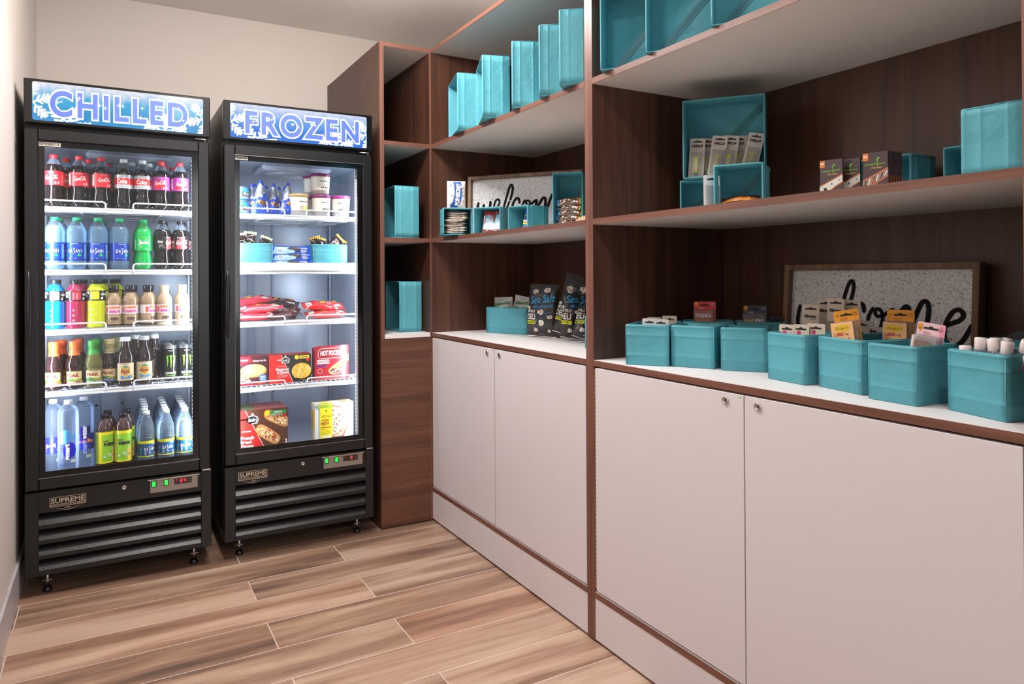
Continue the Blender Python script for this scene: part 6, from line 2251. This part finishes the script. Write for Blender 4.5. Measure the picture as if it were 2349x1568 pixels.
def esc_draw(kind):
    def f(b, M):
        b.rect(M, -.0300, .098, -.0165, .116, mat('c8702c', .4), .0005)
        b.text(M, '10%', -.0233, .108, .009, .005, WT, .0009, .03)
        b.text(M, 'endangered species', .0, .0875, .050, .0060, mat('7ab040', .4), .0008, .01)
        b.stroke(M, [(.006, .082), (.006, .104)], .0012, mat('6ac02c', .4), .0010, False)
        b.disc(M, .009, .102, .0022, mat('6ac02c', .4), .0010, 7)
        b.disc(M, .004, .098, .0018, mat('6ac02c', .4), .0010, 7)
        b.text(M, 'Chocolate', .004, .0790, .026, .0050, mat('c8a44a', .4), .0008, .01, .4)
        OR = mat('b8602c', .4)
        b.poly(M, [(-.0305, .014), (-.012, .028), (.012, .044), (.0305, .054), (.0305, .078), (.010, .068), (-.012, .058), (-.0305, .050)], OR, .0004)
        if kind == 'milk':
            b.poly(M, [(-.0305, .017), (-.012, .031), (.012, .047), (.0305, .057), (.0305, .074), (.010, .065), (-.012, .055), (-.0305, .047)], mat('c4c3bd', .45), .0007)
            b.disc(M, -.015, .040, .0052, mat('26262c', .4), .0010, 10, .0040)
            b.disc(M, .002, .053, .0022, mat('26262c', .4), .0010, 7)
            b.disc(M, -.024, .046, .0016, mat('26262c', .4), .0010, 7)
            b.disc(M, .022, .062, .0030, mat('8a949c', .4), .0010, 7)
        else:
            b.poly(M, [(-.0305, .017), (-.012, .031), (.012, .047), (.0305, .057), (.0305, .074), (.010, .065), (-.012, .055), (-.0305, .047)], mat('8a7468', .45), .0007)
            for k in range(6):
                b.stroke(M, [(-.027 + .010 * k, .028 + .006 * k), (-.022 + .010 * k, .048 + .004 * k)], .0028, mat(['3a2c2c', 'd6cdc4'][k % 2], .45), .0010)
            b.disc(M, -.004, .046, .0050, mat('a85c34', .45), .0012, 8)
        b.text(M, 'MILK CHOCOLATE' if kind == 'milk' else 'DARK CHOCOLATE', .0, .0085, .050, .0052, WT, .0008, .04)
        if kind != 'milk':
            b.text(M, 'WITH ESPRESSO BEANS', -.002, .0028, .046, .0034, WT, .0008, .03)
    return f
def esc_side(b, MS, MT):
    pass
def choc_bar2(name, label, grp, kind, x, y, rz, full=True):
    root = box_pack(name, label, 'chocolate bar', grp, (x, y, Z2 + .0003), rz, .061, .0066, .118, mat('3c2a30', .35, coat=.25), esc_draw(kind) if full else (lambda b, M: None))
    b = MB()
    MR = plane((.0305, .0033, 0), (0, 1, 0), (0, 0, 1))
    b.rect(MR, -.0026, .006, .0026, .058, mat('b4672c' if kind != 'milk' else 'b08a4a', .4), .0004)
    b.disc(MR, 0, .070, .0022, mat('8a7a3a', .4), .0004, 8)
    b.build('spine_print', root)
    return root
choc_bar2('chocolate_tablet', 'milk chocolate tablet with pale animal picture, in front', 'milk chocolate tablets', 'milk', 1.662, 1.207, -80)
choc_bar2('chocolate_tablet', 'milk chocolate tablet showing half behind the front one', 'milk chocolate tablets', 'milk', 1.693, 1.178, -80)
for k in range(6):
    choc_bar2('chocolate_tablet', 'dark chocolate tablet, %s' % ['front one showing its label', 'second in the row', 'third in the row', 'fourth in the row', 'fifth in the row', 'last in the row'][k], 'row of dark chocolate tablets', 'dark', 1.658 + .0086 * k, 1.080 - .0012 * k, -79, k == 0)

# ------------------------------------------------------------------ nearer worktop: cards in the bins
def pin_logo(b, M, u, v, s=1.0):
    OR = mat('e0a020', .4)
    b.disc(M, u, v, .0055 * s, OR, .0005, 12, .0065 * s)
    b.poly(M, [(u - .0045 * s, v - .002), (u, v - .012 * s), (u + .0045 * s, v - .002)], OR, .0005)
def put(FL, ang, q, d):
    a = R(ang)
    return FL[0] + q * math.cos(a) - d * math.sin(a), FL[1] + q * math.sin(a) + d * math.cos(a)
# aloe cards
def aloe_draw(b, M):
    b.text(M, 'ALOE', .0, .058, .034, .012, mat('2a2a30', .4), .0006, .02)
    b.text(M, 'MEDICATED LIP', .0, .068, .030, .004, mat('5a5a60', .4), .0006)
B1 = ((1.390, 1.730), -55)
for q, d, c, lean, h, ds in ((.052, .085, 'cfcfd6', .05, .056, 'silver one in front at the left'), (.094, .062, 'c6c2be', .05, .056, 'silver-grey one in front at the right'), (.046, .165, '9a9184', .08, .056, 'taupe one behind at the left'), (.100, .150, 'a0968a', .08, .062, 'taupe one behind at the right')):
    x, y = put(*B1, q, d)
    hang_card('lip_balm_card', 'aloe lip balm card, %s' % ds, 'blister pack', 'aloe cards in the farthest front bin', (x, y, Z3 + .0045 + h - .02), -58, .048, .098, mat(c, .35), aloe_draw, lean)
# red packs inside bin 2
B2 = ((1.479, 1.622), -64)
x, y = put(*B2, .066, .060)
hang_card('red_medicine_card', 'red medicine card barely above the rim of the second front bin', 'blister pack', None, (x, y, Z3 + .030), -60, .085, .088, mat('c8242c', .35), lambda b, M: (pin_logo(b, M, -.030, .070), b.rect(M, -.005, .050, .030, .070, WT, .0006)), .25, .05)
def tyl_draw(b, M):
    pin_logo(b, M, -.027, .120)
    bar_lines(b, M, -.020, .108, .020, 2, .003, mat('f0c0b8', .4))
    bar_lines(b, M, .020, .122, .012, 3, .003, mat('f0c0b8', .4))
    b.rect(M, -.035, .102, .035, .103, mat('8a1c24', .4), .0004)
def tyl_box(b, M):
    b.text(M, 'TYLENOL', 0, .062, .054, .013, WT, .0006, .06, .2)
    b.text(M, 'SINUS SEVERE', -.003, .047, .042, .006, mat('e8d05a', .4), .0006, .04)
    bar_lines(b, M, -.028, .040, .038, 2, .005, mat('e8a098', .4))
    b.disc(M, -.022, .022, .006, mat('e6d2d0', .4), .0006)
K1 = ((1.622, 1.722), -43)
x, y = put(*K1, .070, .055)
hang_card('medicine_card', 'red sinus medicine card standing tall in the back row', 'blister pack', None, (x, y, Z3 + .060), -58, .072, .128, mat('c62c34', .35), tyl_draw, .02, -.02, box=(-.033, .020, .029, .098, .012, mat('b83238', .3), tyl_box), blister=(-.034, .012, .034, .101, .014))
x, y = put(*K1, .128, .060)
hang_card('medicine_card', 'second red card lying low beside the tall sinus card', 'blister pack', None, (x, y, Z3 + .028), -50, .050, .092, mat('b8282e', .35), lambda b, M: None, .1, .1)
def adv_draw(b, M):
    pin_logo(b, M, -.028, .120)
    bar_lines(b, M, -.020, .108, .022, 2, .003, mat('c0c4d4', .4))
    bar_lines(b, M, .021, .121, .014, 3, .003, mat('a0a4b8', .4))
def adv_box(b, M):
    b.text(M, 'Advil', -.016, .060, .032, .011, mat('e2c22e', .4), .0006, .05)
    b.text(M, 'PM', .016, .060, .024, .011, WT, .0006, .06)
    bar_lines(b, M, -.030, .044, .036, 4, .006, mat('b0b4c8', .4))
    b.stroke(M, [(.012, .082), (.030, .066), (.030, .040), (.020, .020)], .0012, mat('c8c4b8', .4), .0006)
K2_ = ((1.742, 1.606), -43)
x, y = put(*K2_, .060, .050)
hang_card('medicine_card', 'navy blue sleep-aid card in the back row', 'blister pack', None, (x, y, Z3 + .048), -58, .075, .128, mat('20243c', .35), adv_draw, .02, -.02, box=(-.034, .020, .031, .098, .012, mat('2a3048', .25), adv_box), blister=(-.036, .012, .036, .102, .014))
x, y = put(*K2_, .125, .060)
hang_card('medicine_card', 'second navy card tucked at the right of the first', 'blister pack', None, (x, y, Z3 + .030), -45, .040, .110, mat('1c2034', .35), lambda b, M: None, .05, .0)
BEI = mat('cfc2b2', .5)
def blx(b, M):
    b.text(M, 'Blistex', .0, .096, .032, .0090, mat('23242e', .4), .0006, .06)
    b.stroke(M, [(-.002, .0895), (.006, .087), (.014, .0905)], .0016, mat('23242e', .4), .0006)
K3_ = ((1.668, 1.362), -96)
for q, d, h, ds, sc in ((.060, .030, .064, 'left front one, lowest of the tall group', 0), (.062, .085, .078, 'left back one', 1), (.118, .060, .082, 'middle one, tallest with clear pouch', 2), (.140, .095, .078, 'right one half hidden behind the middle one', 3)):
    x, y = put(*K3_, q, d)
    hang_card('lip_balm_card', 'tall beige lip-balm card, %s' % ds, 'blister pack', 'tall beige lip-balm cards', (x, y, Z3 + h), -66 - 4 * sc, .045, .128, BEI, blx, .03, .02, blister=(-.019, .008, .019, .066, .012) if sc in (0, 2) else None,
              box=(-.012, .012, .016, .050, .009, mat('e6e0e4', .4), lambda b, M: (b.rect(M, -.008, .010, .008, .026, mat('c86a80', .4), .0005), b.text(M, 'Lip', 0, .018, .010, .008, WT, .0009))) if sc in (2,) else None)
B4_ = ((1.521, 1.297), -98)
for q, d, h, ds in ((.022, .040, .022, 'first from the left'), (.062, .050, .024, 'second from the left'), (.098, .065, .028, 'third from the left')):
    x, y = put(*B4_, q, d)
    hang_card('lip_balm_card', 'short beige card just above the rim of the fourth front bin, %s' % ds, 'blister pack', 'short beige cards', (x, y, Z3 + h), -85, .046 if q < .09 else .050, .122, BEI, lambda b, M: b.disc(M, -.006, .100, .006, mat('c83a6a', .4), .0006), .04, .0)
GRYC = mat('a8a49e', .5)
def band(b, M):
    b.text(M, 'Adhesive', .0, .078, .038, .009, mat('2a2c30', .4), .0006, .04)
    b.text(M, 'Bandages', .0, .066, .040, .009, mat('2a2c30', .4), .0006, .04)
for q, d, h, ds, dr in ((.190, .060, .030, 'in front, its wording between the orange packs', band), (.205, .090, .034, 'behind the front one', band), (.170, .100, .048, 'at the left, showing over the tall lip-balm cards', band)):
    x, y = put(*K3_, q, d)
    hang_card('bandage_card', 'grey adhesive bandage card, %s' % ds, 'blister pack', 'grey bandage cards', (x, y, Z3 + h), -80, .062, .104, GRYC, dr, .03, 0)
ORC = mat('e39a16', .4)
def em_draw(b, M):
    pin_logo(b, M, -.024, .120)
    bar_lines(b, M, -.016, .110, .020, 3, .0032, mat('b0622a', .4))
    bar_lines(b, M, .017, .122, .014, 4, .003, mat('9a5a20', .4))
def em_box(b, M):
    b.rect(M, -.028, .0, .028, .080, mat('efc08a', .35), .0003)
    b.rect(M, -.028, .0, .028, .024, mat('cf4a2c', .35), .0006)
    p = []
    for i in range(28):
        a = 2 * math.pi * i / 28
        k = 1 if i % 2 else .78
        p.append((.0 + .023 * k * math.cos(a), .066 + .010 * k * math.sin(a)))
    b.poly(M, p, mat('e8c228', .35), .0006)
    b.text(M, 'Emergen-C', 0, .066, .034, .0085, mat('b0462c', .35), .0010, .07)
    b.text(M, 'Emergen-C', 0, .066, .033, .0075, mat('ecd03a', .35), .0013, .02)
    b.text(M, '1,000', -.010, .0505, .024, .010, mat('c03a3c', .4), .0006, .04)
    b.text(M, 'mg', .010, .0495, .010, .006, mat('c03a3c', .4), .0006, .03)
    b.text(M, 'Vitamin C', -.002, .0370, .040, .0100, mat('c03a3c', .4), .0006, .03)
    b.text(M, 'Super Orange', -.006, .016, .036, .0065, WT, .0009, .05)
B5_ = ((1.521, 1.142), -103)
for q, d, h, ro, lean, ds in ((.045, .060, .062, .17, .06, 'left one, tilting to the left'), (.098, .150, .062, -.01, .02, 'right one, upright')):
    x, y = put(*B5_, q, d)
    hang_card('vitamin_card', 'orange vitamin C pack, %s' % ds, 'blister pack', 'orange vitamin packs', (x, y, Z3 + h), -84, .064, .128, ORC, em_draw, lean, -ro, box=(-.034, .018, .022, .098, .016, mat('e0a050', .3), em_box), blister=(-.026, .012, .031, .101, .012))
PNK = mat('ecc4cc', .4)
def pep_draw(b, M):
    global _pd
    b.rect(M, .018, .05, .0285, .122, mat('ee9ab4', .4), .0003)
    pin_logo(b, M, -.022, .114)
    bar_lines(b, M, -.015, .104, .018, 3, .0032, mat('c0606a', .4))
    bar_lines(b, M, .014, .116, .012, 3, .003, mat('a05060', .4))
def pep_box(b, M):
    b.rect(M, -.0255, .0, .0255, .078, mat('eee6e6', .35), .0003)
    b.disc(M, 0, .056, .021, mat('eea0b4', .35), .0005, 16, .014)
    b.text(M, 'Pepto-', .0, .062, .040, .012, mat('8c3a2c', .35), .0008, .09, .1)
    b.text(M, 'Pepto-', .0, .062, .039, .0105, mat('e8cc3c', .35), .0012, .03, .1)
    b.text(M, 'Bismol', .002, .049, .040, .011, mat('8c3a2c', .35), .0008, .09, .1)
    b.text(M, 'Bismol', .002, .049, .039, .0095, mat('e8cc3c', .35), .0012, .03, .1)
B6_ = ((1.465, .974), -93.6)
x, y = put(*B6_, .070, .085)
hang_card('medicine_card', 'pink stomach-relief card leaning right in the sixth front bin', 'blister pack', None, (x, y, Z3 + .046), -84, .058, .124, PNK, pep_draw, .04, .13, box=(-.031, .016, .020, .094, .014, mat('eadede', .35), pep_box), blister=(-.026, .010, .028, .098, .016))
x, y = put(*B6_, .030, .045)
hang_card('medicine_card', 'second pink card low inside the sixth front bin', 'blister pack', None, (x, y, Z3 + .026), -70, .050, .092, mat('e86a8c', .4), lambda b, M: pin_logo(b, M, -.012, .075), .10, .1)
# hand gel bottles in the nearest bin
def gel():
    root = thing('hand_gel_bottle', 'x', 'bottle')
    b = MB()
    def sh(u, v):
        a = 2 * math.pi * u
        z = .078 * v
        k = min(1, (1 - v) * 5.5) ** .5 if v > .8 else 1
        k = max(k, .42)
        return Vector((.021 * k * math.cos(a), .0125 * k * math.sin(a), z))
    GEL = clear('hand_gel', 'd4dde8', .22, .08, 'b0bccb')
    b.grid(sh, 20, 12, GEL, True)
    b.add([sh(i / 20, 0) for i in range(20)], [tuple(range(20))[::-1]], GEL)
    b.build('bottle_body', root)
    c = MB()
    c.lathe([(.0095, .072), (.0105, .074), (.0110, .094), (.0100, .096), (0, .096)], mat('eee6e4', .35), 18, cap=False)
    c.build('flip_cap', root)
    l = MB()
    Mg = lambda u, v, o=0.0: Vector(((.021 + o) * math.sin(u / .021), -(.0125 + o) * math.cos(u / .021), v))
    l.rect(Mg, -.018, .012, .018, .054, clear('label_film', 'd8dce8', .45, .2, 'c9d2e4'), .0005, 8)
    l.rect(Mg, -.018, .038, .018, .050, mat('b82848', .35), .0009, 8)
    l.text(Mg, 'PURELL', 0, .028, .030, .010, mat('24307c', .35), .0012, .06)
    l.build('label', root)
    return root
B7_ = ((1.481, .811), -107)
k = 0
for q, d, z, rz, ry, rx, ds in ((.020, .022, .004, 0, 0, 0, 'low upright one at the bin left corner'), (.044, .030, .022, 0, 3, 0, 'left of three upright ones at the front'), (.062, .052, .022, 20, 0, 0, 'middle of three upright ones, set back'), (.080, .032, .022, 0, -3, 0, 'right of three upright ones at the front'),
                             (.100, .050, .030, 20, 20, 10, 'first of the tilted ones to the right'), (.075, .085, .034, -20, 55, 10, 'tilted one in the middle of the pile'), (.060, .100, .030, 60, -20, 20, 'tilted one at the back left'), (.092, .120, .030, 20, 30, 20, 'tilted one at the back, cap up'), (.030, .110, .020, 0, 10, 10, 'upright one at the back left corner'),
                             (.100, .026, .020, 10, 6, 0, 'one against the near wall of the bin')):
    x, y = put(*B7_, q, d)
    o = place('gel', gel, 'small clear hand gel bottle with white cap, %s' % ds, 'hand gel bottles', (x, y, Z3 + z + .032))
    o.rotation_euler = (Matrix.Rotation(R(-107 + rz), 3, 'Z') @ Matrix.Rotation(R(ry), 3, 'Y') @ Matrix.Rotation(R(rx), 3, 'X')).to_euler()
x, y = put((1.785, .925), -93, .12, .05)
packet('flat pack with bright blue corner in the back bin behind the gel bottles', 'packet', None, 'blue_packet', (x, y, Z3 + .105), 0, .20, .09, .010, mat('6a7684', .35), lambda b, M: b.poly(M, [(.0, .0), (.095, .0), (.095, .085), (.03, .085)], mat('1f7cc8', .35), .0006), rot=tilt(R(-93), R(-72), R(4)), crimp=.03)
x, y = put((1.785, .925), -93, .035, .05)
